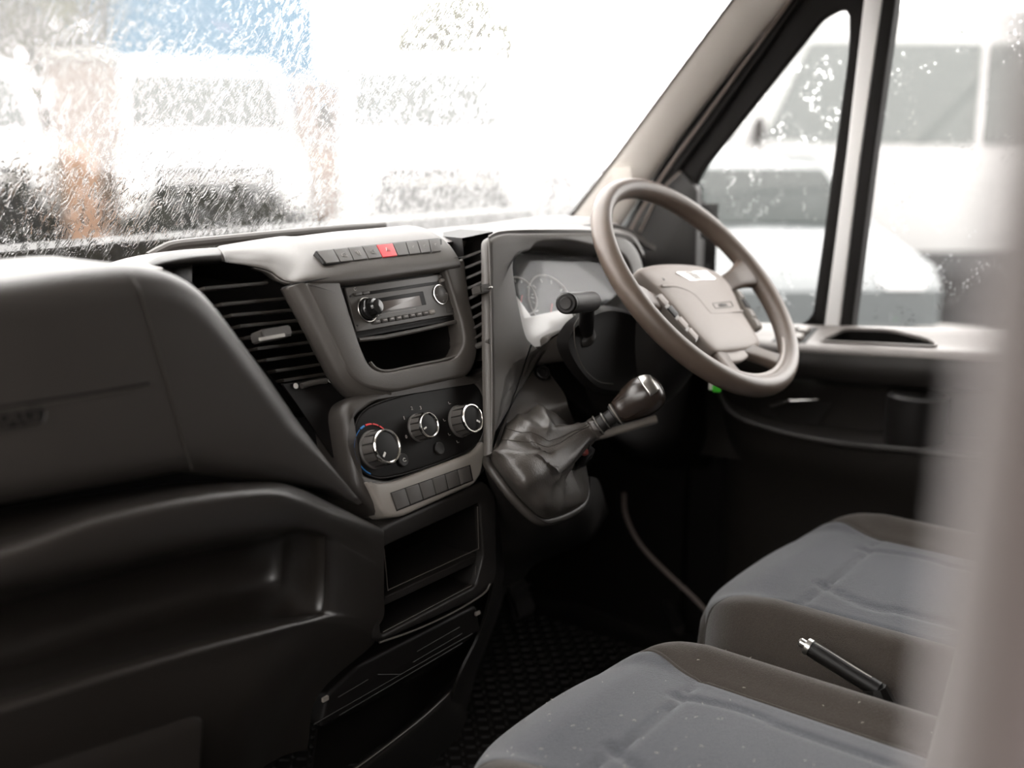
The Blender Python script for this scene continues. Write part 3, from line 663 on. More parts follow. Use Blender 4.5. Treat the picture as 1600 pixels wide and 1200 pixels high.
# local bilinear frame of the fascia
def F2(a, b, o=0): 
    p = (RC[0].lerp(RC[1], a)).lerp(RC[3].lerp(RC[2], a), b); return p+NS*o
plate('sleeve', [F2(-.025, -.05, -.003), F2(1.02, -.05, -.003), F2(1.02, 1.13, -.003), F2(-.025, 1.13, -.003)], NS, .02, .001, M_BLACK, rad)
plate('fascia', rounded([F2(0, 0), F2(1, 0), F2(1, 1), F2(0, 1)], .002, 3), NS, .02, .0012, M_RADIO, rad)
def rbox(name, a0, b0, a1, b1, m, parent, o=.001, d=.002, r=.0005):
    return plate(name, rounded([F2(a0, b0, o), F2(a1, b0, o), F2(a1, b1, o), F2(a0, b1, o)], r*2, 3), NS, d, r, m, parent, steps=2)
rbox('disc_slot', .185, .16, .90, .235, M_BLACK, rad, o=.0006, d=.001, r=.0002)
dis = rbox('display', .235, .34, .715, .66, M_BLACK, rad, o=.0006)
rbox('display_glass', .245, .43, .665, .66, M_LCD, dis, o=.0010, d=.001, r=.0002)
for a in (.055, .125): rbox('button', a, .15, a+.065, .225, M_SWITCH, rad, o=.0035, d=.004, r=.001)
rbox('eject_button', .91, .12, .96, .20, M_SILVERP, rad, o=.0035, d=.004, r=.001)
for i in range(9):
    a = .165+i*.0685; b = rbox('preset_button', a, .80, a+.060, .905, M_SILVERP if i == 8 else M_SWITCH, rad, o=.0032, d=.004, r=.0012)
    bm_ = rbox('preset_mark', a+.014, .835, a+.046, .862, M_MARKG, b, o=.0036, d=.001, r=.0001)
kc = F2(.135, .56)
kn = lathe('volume_knob', [(.0150, 0), (.0150, .002), (.0135, .0022), (.0132, .009), (.0118, .0105), (.0112, .013), (.0105, .020), (.0085, .0225), (.0001, .0232)], kc, NS, M_GLOSSK, rad)
tube('knob_ring', [kc+NS*.0024+(XA*math.cos(k*math.pi/16)+YS*math.sin(k*math.pi/16))*.0155 for k in range(32)], .0006, M_SATIN, kn, n=6, closed=True)
jc = F2(.885, .48)
jd = lathe('round_pad', [(.0128, 0), (.0128, .0015), (.0115, .0022), (.0001, .0030)], jc, NS, M_RADIO, rad, n=36)
tube('pad_ring', [jc+NS*.0012+(XA*math.cos(k*math.pi/16)+YS*math.sin(k*math.pi/16))*.0134 for k in range(32)], .0006, M_CHROME, jd, n=6, closed=True)
for k in range(4):
    aa = k*math.pi/2; lathe('pad_mark', [(.0007, 0), (.0007, .0004)], jc+NS*.0024+(XA*math.cos(aa)+YS*math.sin(aa))*.0095, NS, M_MARKG, jd, n=8)
rbox('badge_area', .905, .74, .985, .93, M_SWITCH, rad, o=.0004, d=.001, r=.0002)
for a, b in [(.022, .21), (.022, .86), (.975, .86), (.975, .155)]: lathe('release_hole', [(.0013, 0), (.0013, .0006)], F2(a, b), NS, M_BLACK, rad, n=12)
text('phone_mark', 'C', F2(.075, .07, .0005), XA, YS, .006, M_MARKG, rad)
text('eject_mark', 'CD', F2(.93, .06, .0005), XA, YS, .004, M_MARKG, rad)
rbox('menu_mark', .205, .70, .235, .725, M_MARKG, rad, o=.0004, d=.0006, r=.0001)
rbox('caption_line', .25, .70, .60, .712, M_MARKG, rad, o=.0003, d=.0006, r=.0001)
lathe('sensor_dot', [(.0010, 0), (.0010, .0004)], F2(.215, .80), NS, M_BLACK, rad, n=10)
# lower dark edge of the radio and a shelf underneath
plate('under_trim', [F2(.0, 1.02, -.002), F2(1.0, 1.02, -.002), F2(1.0, 1.13, -.004), F2(0, 1.13, -.004)], NS, .02, .001, M_BLACK, rad)

# ================================================================== CLIMATE PANEL
cl = thing('climate_panel', 'black oval heater panel with three round chrome ringed knobs', 'heater controls', S(655, 670, -.004))
cp = catmull(SL([(552, 700), (554, 668), (566, 644), (595, 628), (660, 609), (715, 593), (738, 595), (756, 615), (761, 645), (755, 680), (738, 700), (680, 725), (612, 745), (580, 744), (560, 728)], -.006), 6, True)
plate('panel', cp, NS, .02, .003, M_BLACK, cl, steps=3)
tube('panel_edge', cp, .0009, M_DARK, cl, n=6, closed=True)
def knob(px, r, h, ptr, off0=-.006):
    # px: where the front face centre appears
    f = S(px[0], px[1], off0+h); O = f-NS*h
    k = lathe('knob', [(r*1.12, 0), (r*1.12, .002), (r*1.04, .0035), (r*1.0, h*.6), (r*.97, h-.002), (r*.86, h-.0018), (r*.84, h-.003), (.0001, h-.003)], O, NS, M_GLOSSK if 0 else M_SWITCH, cl, n=48)
    rg = lathe('ring', [(r*.86, h-.004), (r*.86, h-.0008), (r*.90, h), (r*.96, h), (r*1.0, h-.0012), (r*1.0, h-.004)], O, NS, M_CHROME, k, n=48)
    lathe('cap', [(r*.85, h-.004), (r*.84, h-.0022), (r*.6, h-.0016), (.0001, h-.0014)], O, NS, M_BLACK, k, n=40)
    d = XA*math.cos(ptr)+YS*math.sin(ptr); s = NS.cross(d)
    box('pointer', O+NS*(h-.0012)+d*r*.55, r*.30, r*.12, .0008, M_MARKW, k, r=.0001, X=d, Y=s, Z=NS)
    g = []
    for i in range(12):
        a = 2*math.pi*i/12+.1; e = XA*math.cos(a)+YS*math.sin(a); g.append(box('grip', O+e*r*1.0+NS*h*.5, .0022, .0014, h*.72, M_DARK, k, r=.0004, X=e, Y=NS.cross(e), Z=NS))
    joinmesh('grip', g)
    return O
O1 = knob((606.5, 697), .0215, .026, math.radians(225))
O2 = knob((672, 663.5), .0165, .022, math.radians(195))
O3 = knob((740, 653), .0195, .026, math.radians(-35))
O2p, O1p = O2, O1
def arc(name, O, r, a0, a1, m, w=.0012):
    tube(name, [O+NS*.0012+(XA*math.cos(a)+YS*math.sin(a))*r for a in [math.radians(a0+(a1-a0)*k/14) for k in range(15)]], w, m, cl, n=6, flat=.4)
for i, (a0, a1) in enumerate([(238, 200), (196, 168), (164, 142), (138, 118), (114, 100)]): arc('cold_arc', O1, .0315, a0, a1, M_BLUE)
for a0, a1 in [(96, 78), (74, 58), (54, 36)]: arc('warm_arc', O1, .0315, a0, a1, M_REDP)
for s_, ang, R_ in [('1', 140, .026), ('2', 95, .026), ('3', 60, .027), ('0', 195, .026)]:
    a = math.radians(ang); text('fan_number', s_, O2+NS*.0006+(XA*math.cos(a)+YS*math.sin(a))*R_, XA, YS, .0065, M_MARKG, cl)
for ang in (110, 165, 205, 240):
    a = math.radians(ang); c = O3+NS*.0006+(XA*math.cos(a)+YS*math.sin(a))*.029
    tube('air_symbol', [c-XA*.0018+YS*.002, c-XA*.001-YS*.001, c+XA*.002-YS*.001], .0004, M_MARKG, cl, n=5)
bc = S(632, 718, -.002); lathe('recirculation_button', [(.0085, 0), (.0085, .002), (.0075, .003), (.0001, .0026)], bc-NS*.004, NS, M_DARK, cl)
tube('recirculation_mark', catmull([bc+NS*.0006+XA*a*.001+YS*b*.001 for a, b in [(2, -2), (-2, -2), (-3, 0), (-1, 2), (1, 1)]], 3), .0004, M_MARKW, cl, n=5)
bc = S(689, 700, -.002); lathe('blank_button', [(.0085, 0), (.0085, .002), (.0075, .003), (.0001, .0026)], bc-NS*.004, NS, M_DARK, cl)

# ================================================================== LOWER SWITCH PLATE
sp_ = thing('blank_switch_unit', 'lighter grey lower switch plate with six blank switch covers', 'switch panel', S(675, 760))
po2 = rounded(SL([(574, 752), (600, 755), (625, 750), (742, 706), (756, 688), (760, 700), (754, 738), (744, 756), (628, 808), (607, 808), (598, 798)], .003), [.003, .01, .01, .01, .004, .003, .008, .012, .02, .006, .01])
plate('plate', po2, NS, .03, .005, M_SILVERP, sp_)
plate('recess', SL([(610, 770), (735, 726), (740, 751), (620, 799)], .0035), NS, .004, .0005, M_BLACK, sp_)
Q = SL([(611.5, 771), (734.5, 727.8), (738.5, 750), (620.5, 797)], .005)
for i in range(6):
    a, b = i/6+.006, (i+1)/6-.006
    P = [Q[0].lerp(Q[1], a), Q[0].lerp(Q[1], b), Q[3].lerp(Q[2], b), Q[3].lerp(Q[2], a)]
    plate('blank_cover', rounded(P, .001, 2), NS, .004, .0007, M_SWITCH, sp_, steps=2)

# ================================================================== INSTRUMENT CLUSTER
ic = thing('instrument_cluster', 'instrument cluster with round dials behind a reflecting lens in the binnacle', 'instrument cluster', (.33, .03, .93))
IN = Vector((-.08, -1, .55)).normalized(); IP = Vector((.2, .02, .96))
def IC(u, v, o=0): return on_pl(u, v, IP+IN*o, IN)
face = [IC(u, v) for u, v in [(795, 395), (960, 402), (990, 520), (905, 560), (815, 545)]]
plate('dial_face', face, IN, .01, .001, M_DARK, ic)
iu = IN.cross(XA); iu = iu if iu.z > 0 else -iu; ix = iu.cross(IN); ix = ix if ix.x > 0 else -ix
for c, r in [((862, 475), .048), ((815, 462), .03), ((835, 520), .022)]:
    cc = IC(*c, .002); tube('dial_ring', [cc+(ix*math.cos(k*math.pi/24)+iu*math.sin(k*math.pi/24))*r for k in range(48)], .0015, M_MARKG, ic, n=6, closed=True)
    tk = []
    for k in range(9):
        a = math.radians(220-k*32); e = ix*math.cos(a)+iu*math.sin(a); tk.append(box('dial_tick', cc+e*r*.82, r*.14, .0012, .0006, M_MARKW, ic, r=0, X=e, Y=IN.cross(e), Z=IN))
    joinmesh('dial_tick', tk)
    e = ix*math.cos(4)+iu*math.sin(4); box('needle', cc+e*r*.4+IN*.001, r*.8, .0016, .001, M_REDP, ic, r=0, X=e, Y=IN.cross(e), Z=IN)
plate('lens', [p+IN*.012 for p in face], IN, .002, .0005, M_LENS, ic)
plate('lens_reflection', [IC(u, v, .020) for u, v in [(800, 452), (830, 494), (892, 480), (905, 530), (822, 545), (808, 500)]], IN, .004, .001, M_WHITE, ic)  # white plate standing in for the bright reflection low on the lens

# ================================================================== STEERING COLUMN
tw = math.radians(42.6); WNn = Vector((0, -math.cos(tw), math.sin(tw))); WB = Vector((0, math.sin(tw), math.cos(tw))); WC = Vector((.5, -.176, .937))
colm = thing('steering_column', 'dark shroud of the steering column behind the wheel', 'steering column', (.46, -.05, .85))
rings = []
for d, sx, sy, dy in [(-.028, .055, .055, -.005), (-.04, .10, .075, -.01), (-.10, .105, .082, -.015), (-.16, .11, .09, -.02), (-.22, .10, .09, -.02), (-.25, .08, .07, -.02)]:
    rings.append([WC+WNn*d+WB*(dy+sy*math.copysign(abs(math.sin(a))**.8, math.sin(a)))+XA*(-.01+sx*math.copysign(abs(math.cos(a))**.8, math.cos(a))) for a in [k*2*math.pi/48 for k in range(48)]])
loft('shroud', rings, M_DARK, colm, cap0=True, cap1=True)
tube('shroud_seam', [p+(p-WC).normalized()*.0005 for p in rings[1]], .0016, M_DASHL, colm, n=6, closed=True)
rings2 = []
for t_, k in [(0, 1), (.3, 1.04), (1, 1.05)]:
    rings2.append([on_y(u, v, -.12+.14*t_) for u, v in [(870, 540), (880, 510), (905, 490), (950, 478), (1000, 500), (1020, 560), (985, 610), (930, 612), (895, 585)]])
rings2 = [catmull(r, 5, True) for r in rings2]
loft('lower_shroud', [[sum(rings2[0], Vector())/len(rings2[0]) + (p-sum(rings2[0], Vector())/len(rings2[0]))*.9+Vector((0, -.012, 0)) for p in rings2[0]]]+rings2, M_BLACK, colm, cap0=True)
tube('shroud_highlight', catmull([on_y(u, v, -.137) for u, v in [(897, 508), (899, 540), (912, 575), (935, 596), (958, 600)]], 5), .0008, M_DASHL, colm, n=6)  # paler tubes draw the curved highlights on the black shroud
tube('shroud_highlight', catmull([on_y(u, v, -.137) for u, v in [(897, 508), (905, 496), (920, 486)]], 5), .0008, M_DASHL, colm, n=6)
# control stalk
st0 = on_y(916, 520, -.13); st1 = on_y(917, 480, -.165); e0 = on_y(884, 474, -.215); e1 = on_y(924, 471, -.165)
stk = tube('control_stalk', catmull([st0, st0.lerp(st1, .6), st1], 5), .0105, M_BLACK, colm, n=20)
ax = (e1-e0).normalized()
lathe('stalk_end', [(.0001, -.0005), (.008, -.0005), (.0085, .0008), (.0115, .0008), (.0135, .003), (.0138, .012), (.0132, .0125), (.0138, .013), (.0138, (e1-e0).length), (.012, (e1-e0).length+.004), (.0001, (e1-e0).length+.005)], e0, ax, M_BLACK, stk, n=36)
lathe('stalk_button', [(.0078, -.0002), (.0070, -.0018), (.004, -.0014), (.0001, -.0016)], e0, ax, M_DARK, stk, n=30)
lathe('stalk_collar', [(.017, 0), (.017, .004), (.013, .009), (.0105, .010)], st0+Vector((0, .004, -.006)), (st1-st0), M_DARK, colm, n=30)

# ================================================================== STEERING WHEEL
wh = thing('steering_wheel', 'worn grey brown four spoke steering wheel with airbag hub', 'steering wheel', WC)
MR = .1945
def WL(a, b, o=0): return WC+XA*a+WB*b+WNn*o
rim = []
for k in range(96):
    a = 2*math.pi*k/96; c = WL(MR*math.cos(a), MR*math.sin(a)); e = (XA*math.cos(a)+WB*math.sin(a))
    rim.append([c+(e*math.cos(t)*.0158+WNn*math.sin(t)*.0172) for t in [j*2*math.pi/20 for j in range(20)]])
rim.append(rim[0]); loft('rim', rim, M_WHEEL, wh)
HO = -.012
def HB(u, v, o=0): return on_pl(u, v, WC+WNn*(HO+o), WNn)
hub = [(998, 424), (1012, 415), (1040, 411), (1080, 412), (1110, 419), (1132, 432), (1148, 455), (1162, 487), (1188, 530), (1184, 540), (1160, 545), (1124, 548), (1108, 540), (1082, 514), (1055, 482), (1032, 456)]
hubp = resample(catmull([HB(u, v) for u, v in hub], 5, True), 110)
ctr = sum(hubp, Vector())/len(hubp)
hr = [[p-WNn*.03 for p in hubp], [p-WNn*.004 for p in hubp]]
for d, h in [(.002, -.0012), (.005, .0005), (.012, .002), (.025, .0035)]:
    hr.append([ctr+(p-ctr)*(1-d/.06)+WNn*h for p in hubp] if d < .02 else [ctr+(p-ctr)*.55+WNn*h for p in hubp])
hr.append([ctr+(p-ctr)*.25+WNn*.0045 for p in hubp])
loft('airbag_cover', hr, M_HUB, wh, cap0=True, cap1=True, angle=60)
tube('crease', catmull([HB(u, v, .0028) for u, v in [(1034, 447), (1060, 449), (1085, 462), (1105, 485), (1115, 490), (1150, 487), (1160, 486)]], 6), .0022, M_HUB, wh, n=8)
bd = rounded([HB(u, v, .0042) for u, v in [(1056, 425), (1103, 423), (1119, 436), (1079, 438)]], .002)
plate('badge', bd, WNn, .003, .0006, M_CHROME, wh)
ab = rounded([HB(u, v, .0045) for u, v in [(1113, 474), (1142, 471), (1146, 479), (1118, 482)]], .002)
tube('airbag_border', ab, .0005, M_SWITCH, wh, n=5, closed=True)
text('airbag_letters', 'AIRBAG', HB(1129.5, 476.8, .0048), HB(1142, 475.4)-HB(1117, 478), WB, .0078, M_SWITCH, wh, ext=.0002)
text('horn_mark', 'b', HB(1037, 436, .0035), XA, WB, .008, M_SWITCH, wh, ext=.0002)
# hub body below the cover, spokes
def spoke(name, pts, w0, w1, th, m=M_WHEEL):
    P = catmull(pts, 8); rings = []
    for i, (a, b, o) in enumerate(P):
        t = i/(len(P)-1); j = min(i+1, len(P)-1); k = max(i-1, 0); d = Vector((P[j][0]-P[k][0], P[j][1]-P[k][1])).normalized(); nx, ny = -d.y, d.x
        ww = w0+(w1-w0)*abs(2*t-1)**2 if isinstance(w1, float) else w0
        c = WL(a, b, o); e = XA*nx+WB*ny
        rings.append([c+e*ww*math.copysign(abs(math.cos(q))**.6, math.cos(q))+WNn*th*math.copysign(abs(math.sin(q))**.6, math.sin(q)) for q in [g*2*math.pi/20 for g in range(20)]])
    return loft(name, rings, m, wh, cap0=True, cap1=True, angle=50)
spoke('spoke', [(.035, -.01, -.035), (.10, -.003, -.028), (.145, .0, -.012), (.188, .002, -.002)], .016, .034, .010)
spoke('spoke', [(-.035, -.01, -.035), (-.10, -.003, -.028), (-.145, .0, -.012), (-.188, .002, -.002)], .016, .034, .010)
for s_ in (1, -1):
    spoke('spoke', [(.02*s_, -.09, -.030), (.045*s_, -.125, -.022), (.068*s_, -.158, -.008), (.084*s_, -.178, -.001)], .016, .034, .009)
lathe('hub_body', [(.03, -.06), (.075, -.055), (.085, -.045), (.080, -.034), (.06, -.03)], WL(0, -.028), WNn, M_DARK, wh, n=48)
spoke('lower_bridge', [(-.05, -.118, -.024), (0, -.128, -.022), (.05, -.118, -.024)], .010, .014, .006, M_HUB)
tube('lower_inlay', [WL(.178*math.cos(a), .178*math.sin(a), .006) for a in [math.radians(x) for x in range(228, 316, 4)]], .0035, M_HUB, wh, n=8, flat=.5)
# thumb switch clusters
def keypad(pts, lblt):
    P = [HB(u, v, -.002) for u, v in pts]; k = plate('keypad', rounded(P, .002, 2), WNn, .012, .0015, M_SILVERP, wh); return k, P
k1, P1 = keypad([(1024, 463), (1031, 458), (1092, 528), (1088, 535)], '')
for i in range(4):
    a, b = i/4+.02, (i+1)/4-.02; q = [P1[0].lerp(P1[3], a), P1[1].lerp(P1[2], a), P1[1].lerp(P1[2], b), P1[0].lerp(P1[3], b)]
    plate('key', rounded(inset([x+WNn*.0022 for x in q], WNn, .0006), .001, 2), WNn, .003, .0006, M_HUB if i != 1 else M_BLACK, k1, steps=2)
k2, P2 = keypad([(1148, 451), (1156, 455), (1192, 513), (1184, 512)], '')
for i in range(4):
    a, b = i/4+.02, (i+1)/4-.02; q = [P2[0].lerp(P2[3], a), P2[1].lerp(P2[2], a), P2[1].lerp(P2[2], b), P2[0].lerp(P2[3], b)]
    plate('key', rounded(inset([x+WNn*.0022 for x in q], WNn, .0006), .001, 2), WNn, .003, .0006, M_SILVERP if i != 1 else M_BLACK, k2, steps=2)
# green tag hanging below
gt = thing('key_tag', 'small bright green and white tag hanging below the steering wheel', 'tag', on_x(1116, 605, .52))
box('green_label', on_x(1120, 607, .52), .012, .004, .012, M_GREEN, gt, r=.001, X=RT)
box('white_label', on_x(1111, 602, .52), .007, .003, .016, M_MARKW, gt, r=.001, X=RT)

# ================================================================== GEAR LEVER
gl_ = thing('gear_lever', 'gear lever with brown leather knob and creased leather gaiter', 'gear lever', on_y(850, 730, -.12))
base = [(770, 690, -.08), (782, 655, -.07), (815, 640, -.06), (850, 637, -.06), (880, 655, -.07), (905, 695, -.10), (918, 745, -.13), (914, 785, -.155), (856, 810, -.17), (818, 785, -.155), (785, 745, -.13), (766, 715, -.10)]
b0 = resample(catmull([on_y(*p) for p in base], 5, True), 72)
mid = [(785, 692, -.12), (798, 662, -.11), (825, 645, -.10), (848, 638, -.105), (872, 650, -.12), (886, 690, -.15), (900, 745, -.165), (905, 775, -.175), (868, 795, -.185), (835, 770, -.18), (806, 735, -.165), (788, 712, -.14)]
b1 = resample(catmull([on_y(*p) for p in mid], 5, True), 72)
mid2 = [(835, 695, -.15), (838, 672, -.145), (848, 652, -.14), (858, 650, -.135), (868, 665, -.14), (878, 690, -.155), (884, 730, -.165), (880, 752, -.175), (868, 752, -.18), (855, 738, -.18), (845, 722, -.175), (838, 708, -.165)]
b2 = resample(catmull([on_y(*p) for p in mid2], 5, True), 72)
neck1 = [(862, 700, -.165), (862, 682, -.155), (868, 668, -.15), (880, 666, -.145), (893, 672, -.145), (900, 690, -.15), (898, 712, -.165), (890, 730, -.175), (880, 738, -.185), (872, 732, -.185), (866, 722, -.18), (863, 712, -.175)]
b3 = resample(catmull([on_y(*p) for p in neck1], 5, True), 72)
KC = on_x(988, 630, .25); NK = on_x(930, 668, .217); KA = (KC-NK).normalized()
sa = KA.cross(Vector((0, 0, 1))).normalized(); sb = sa.cross(KA)
def circ(c, r, ref, n=72):
    out = [c+(sa*math.cos(k*2*math.pi/n)+sb*math.sin(k*2*math.pi/n))*r for k in range(n)]
    best = None
    for cand in (out, out[::-1]):
        for s in range(0, n, 2):
            d = sum(((cand[(j+s) % n]-c).normalized()-(ref[j]-rc).normalized()).length for j in range(0, n, 6))
            if best is None or d < best[0]: best = (d, [cand[(j+s) % n] for j in range(n)])
    return best[1]
rc = sum(b3, Vector())/72
n0 = circ(NK-KA*.012, .0155, b3); rc = sum(n0, Vector())/72; n1 = circ(NK-KA*.002, .0140, n0); rc = sum(n1, Vector())/72; n2 = circ(NK+KA*.004, .0135, n1)
ctrl = [b0, b1, b2, b3, n0, n1, n2]
rings = []
for i in range(6):
    for k in range(6):
        t = k/6; r = []
        for j in range(72):
            P_ = [ctrl[max(i-1, 0)][j], ctrl[i][j], ctrl[i+1][j], ctrl[min(i+2, 6)][j]]
            p = .5*((2*P_[1])+(P_[2]-P_[0])*t+(2*P_[0]-5*P_[1]+4*P_[2]-P_[3])*t*t+(3*P_[1]-P_[0]-3*P_[2]+P_[3])*t**3)
            s = (i+t)/6; amp = .0085*math.sin(math.pi*min(1, s*1.35))**1.2 if s < .74 else .0012
            f = noise.noise(p*26)*1.5+(1-2*abs(math.sin(j*2*math.pi/72*3.5+s*6+2.2*noise.noise(p*16))))*.9
            c = sum(ctrl[min(i+1, 6)], Vector())/72
            r.append(p+(p-c).normalized()*amp*f)
        rings.append(r)
rings.append(n2)
loft('gaiter', rings, M_LEATHER, gl_, angle=80)
def ring_path(j, a, b): return [rings[i][j]+(rings[i][j]-sum(rings[i], Vector())/72).normalized()*.0006 for i in range(a, b)]
jt = min(range(72), key=lambda j: (rings[10][j]-on_y(800, 700, -.13)).length)
tube('seam', ring_path(jt, 1, 30), .0007, M_LEATHER, gl_, n=6)
tube('seam', ring_path((jt+3) % 72, 1, 30), .0006, M_LEATHER, gl_, n=6)
tube('gaiter_frame', [p+Vector((0, .006, -.006)) for p in b0], .0065, M_DASHK, gl_, n=12, closed=True)
patch('gear_console', [[on_y(u, v, y) for u, v, y in r] for r in [
   [(762, 722, -.10), (785, 750, -.13), (818, 790, -.155), (855, 817, -.172), (890, 805, -.163), (918, 790, -.15), (922, 745, -.12)],
   [(764, 740, -.10), (786, 775, -.12), (818, 812, -.13), (855, 835, -.14), (892, 822, -.13), (925, 800, -.12), (935, 750, -.08)],
   [(776, 790, -.08), (795, 830, -.08), (820, 855, -.07), (850, 862, -.05), (890, 850, -.03), (925, 830, -.02), (945, 780, .0)],
   [(780, 900, -.05), (795, 912, -.03), (815, 905, -.01), (840, 880, .0), (885, 860, .05), (925, 840, .08), (950, 800, .1)]]], M_DARK, gl_, thick=.006)
lathe('collar', [(.0138, 0), (.0148, .002), (.0148, .004), (.0125, .005), (.0118, .012), (.0128, .0135), (.0128, .0165), (.0110, .018), (.0110, .027), (.0150, .028), (.0158, .031), (.0158, .034), (.0145, .036)], NK+KA*.002, KA, M_DARK, gl_, n=40)
for hh, rr_ in [(.0035, .0150), (.0150, .0130), (.032, .0160)]:
    tube('collar_ring', [NK+KA*(.002+hh)+(sa*math.cos(k*math.pi/18)+sb*math.sin(k*math.pi/18))*rr_ for k in range(36)], .0011, M_SATIN if hh < .02 else M_SILVERP, gl_, n=6, closed=True)
kb = NK+KA*.037
kprof = [(.0165, 0), (.0185, .004), (.0205, .012), (.0240, .022), (.0268, .032), (.0280, .042), (.0275, .052), (.0245, .062), (.0180, .069), (.0095, .0725), (.0001, .0735)]
kp_ = [(x.x*1.0, x.y*.98) for x in catmull([Vector((r, h, 0)) for r, h in kprof], 3)]
lathe('knob', [(r, h) for r, h in kp_], kb, KA, M_KNOB, gl_, n=48)
# shift pattern plate wraps the knob's crown
def kpt(ang, h, off=.0006):
    hs = [q[1] for q in kp_]; i = max(0, min(len(hs)-2, max(k for k in range(len(hs)) if hs[k] <= h or k == 0)))
    t = 0 if hs[i+1] == hs[i] else (h-hs[i])/(hs[i+1]-hs[i]); r = kp_[i][0]+(kp_[i+1][0]-kp_[i][0])*t+off
    return kb+KA*(h+off*.3)+(sa*math.cos(ang)+sb*math.sin(ang))*r
toC = (CAM-kb); ca0 = math.atan2(toC.dot(sb), toC.dot(sa))
vs = []; fs = []
for i in range(9):
    for j in range(17):
        h = .050+.0165*i/8; an = ca0+math.radians(-12+80*j/16)*1; vs.append(kpt(an, h, .0009))
fs = [(i*17+j, i*17+j+1, (i+1)*17+j+1, (i+1)*17+j) for i in range(8) for j in range(16)]
pg = link('shift_plate', vs, fs, M_SATIN, gl_)
md = pg.modifiers.new('thickness', 'SOLIDIFY'); md.thickness = .0008
# torn flap with red lock button under the neck
patch('gaiter_flap', [[on_x(u, v, x) for u, v, x in r] for r in [[(905, 700, .205), (918, 694, .20), (930, 702, .205)], [(895, 722, .205), (912, 725, .198), (925, 715, .205)], [(882, 738, .215), (900, 735, .21), (915, 728, .215)]]], M_GLOSSK, gl_, thick=.003)
lathe('red_lock', [(.006, 0), (.0062, .004), (.004, .007), (.0001, .008)], on_x(913, 706, .20), (-.6, -.5, .4), mat('dark red lock', (.18, .03, .025), .3), gl_, n=20)
# grey edge strip behind the knob
st = box('column_trim', (0, 0, 0), .001, .001, .001, M_SILVERP); bpy.data.objects.remove(st)
a_, b_ = on_x(904, 690, .33), on_x(1025, 655, .43)
tube('lower_trim_strip', [a_, a_.lerp(b_, .5), b_], .0065, M_SILVERP, dash, n=10)

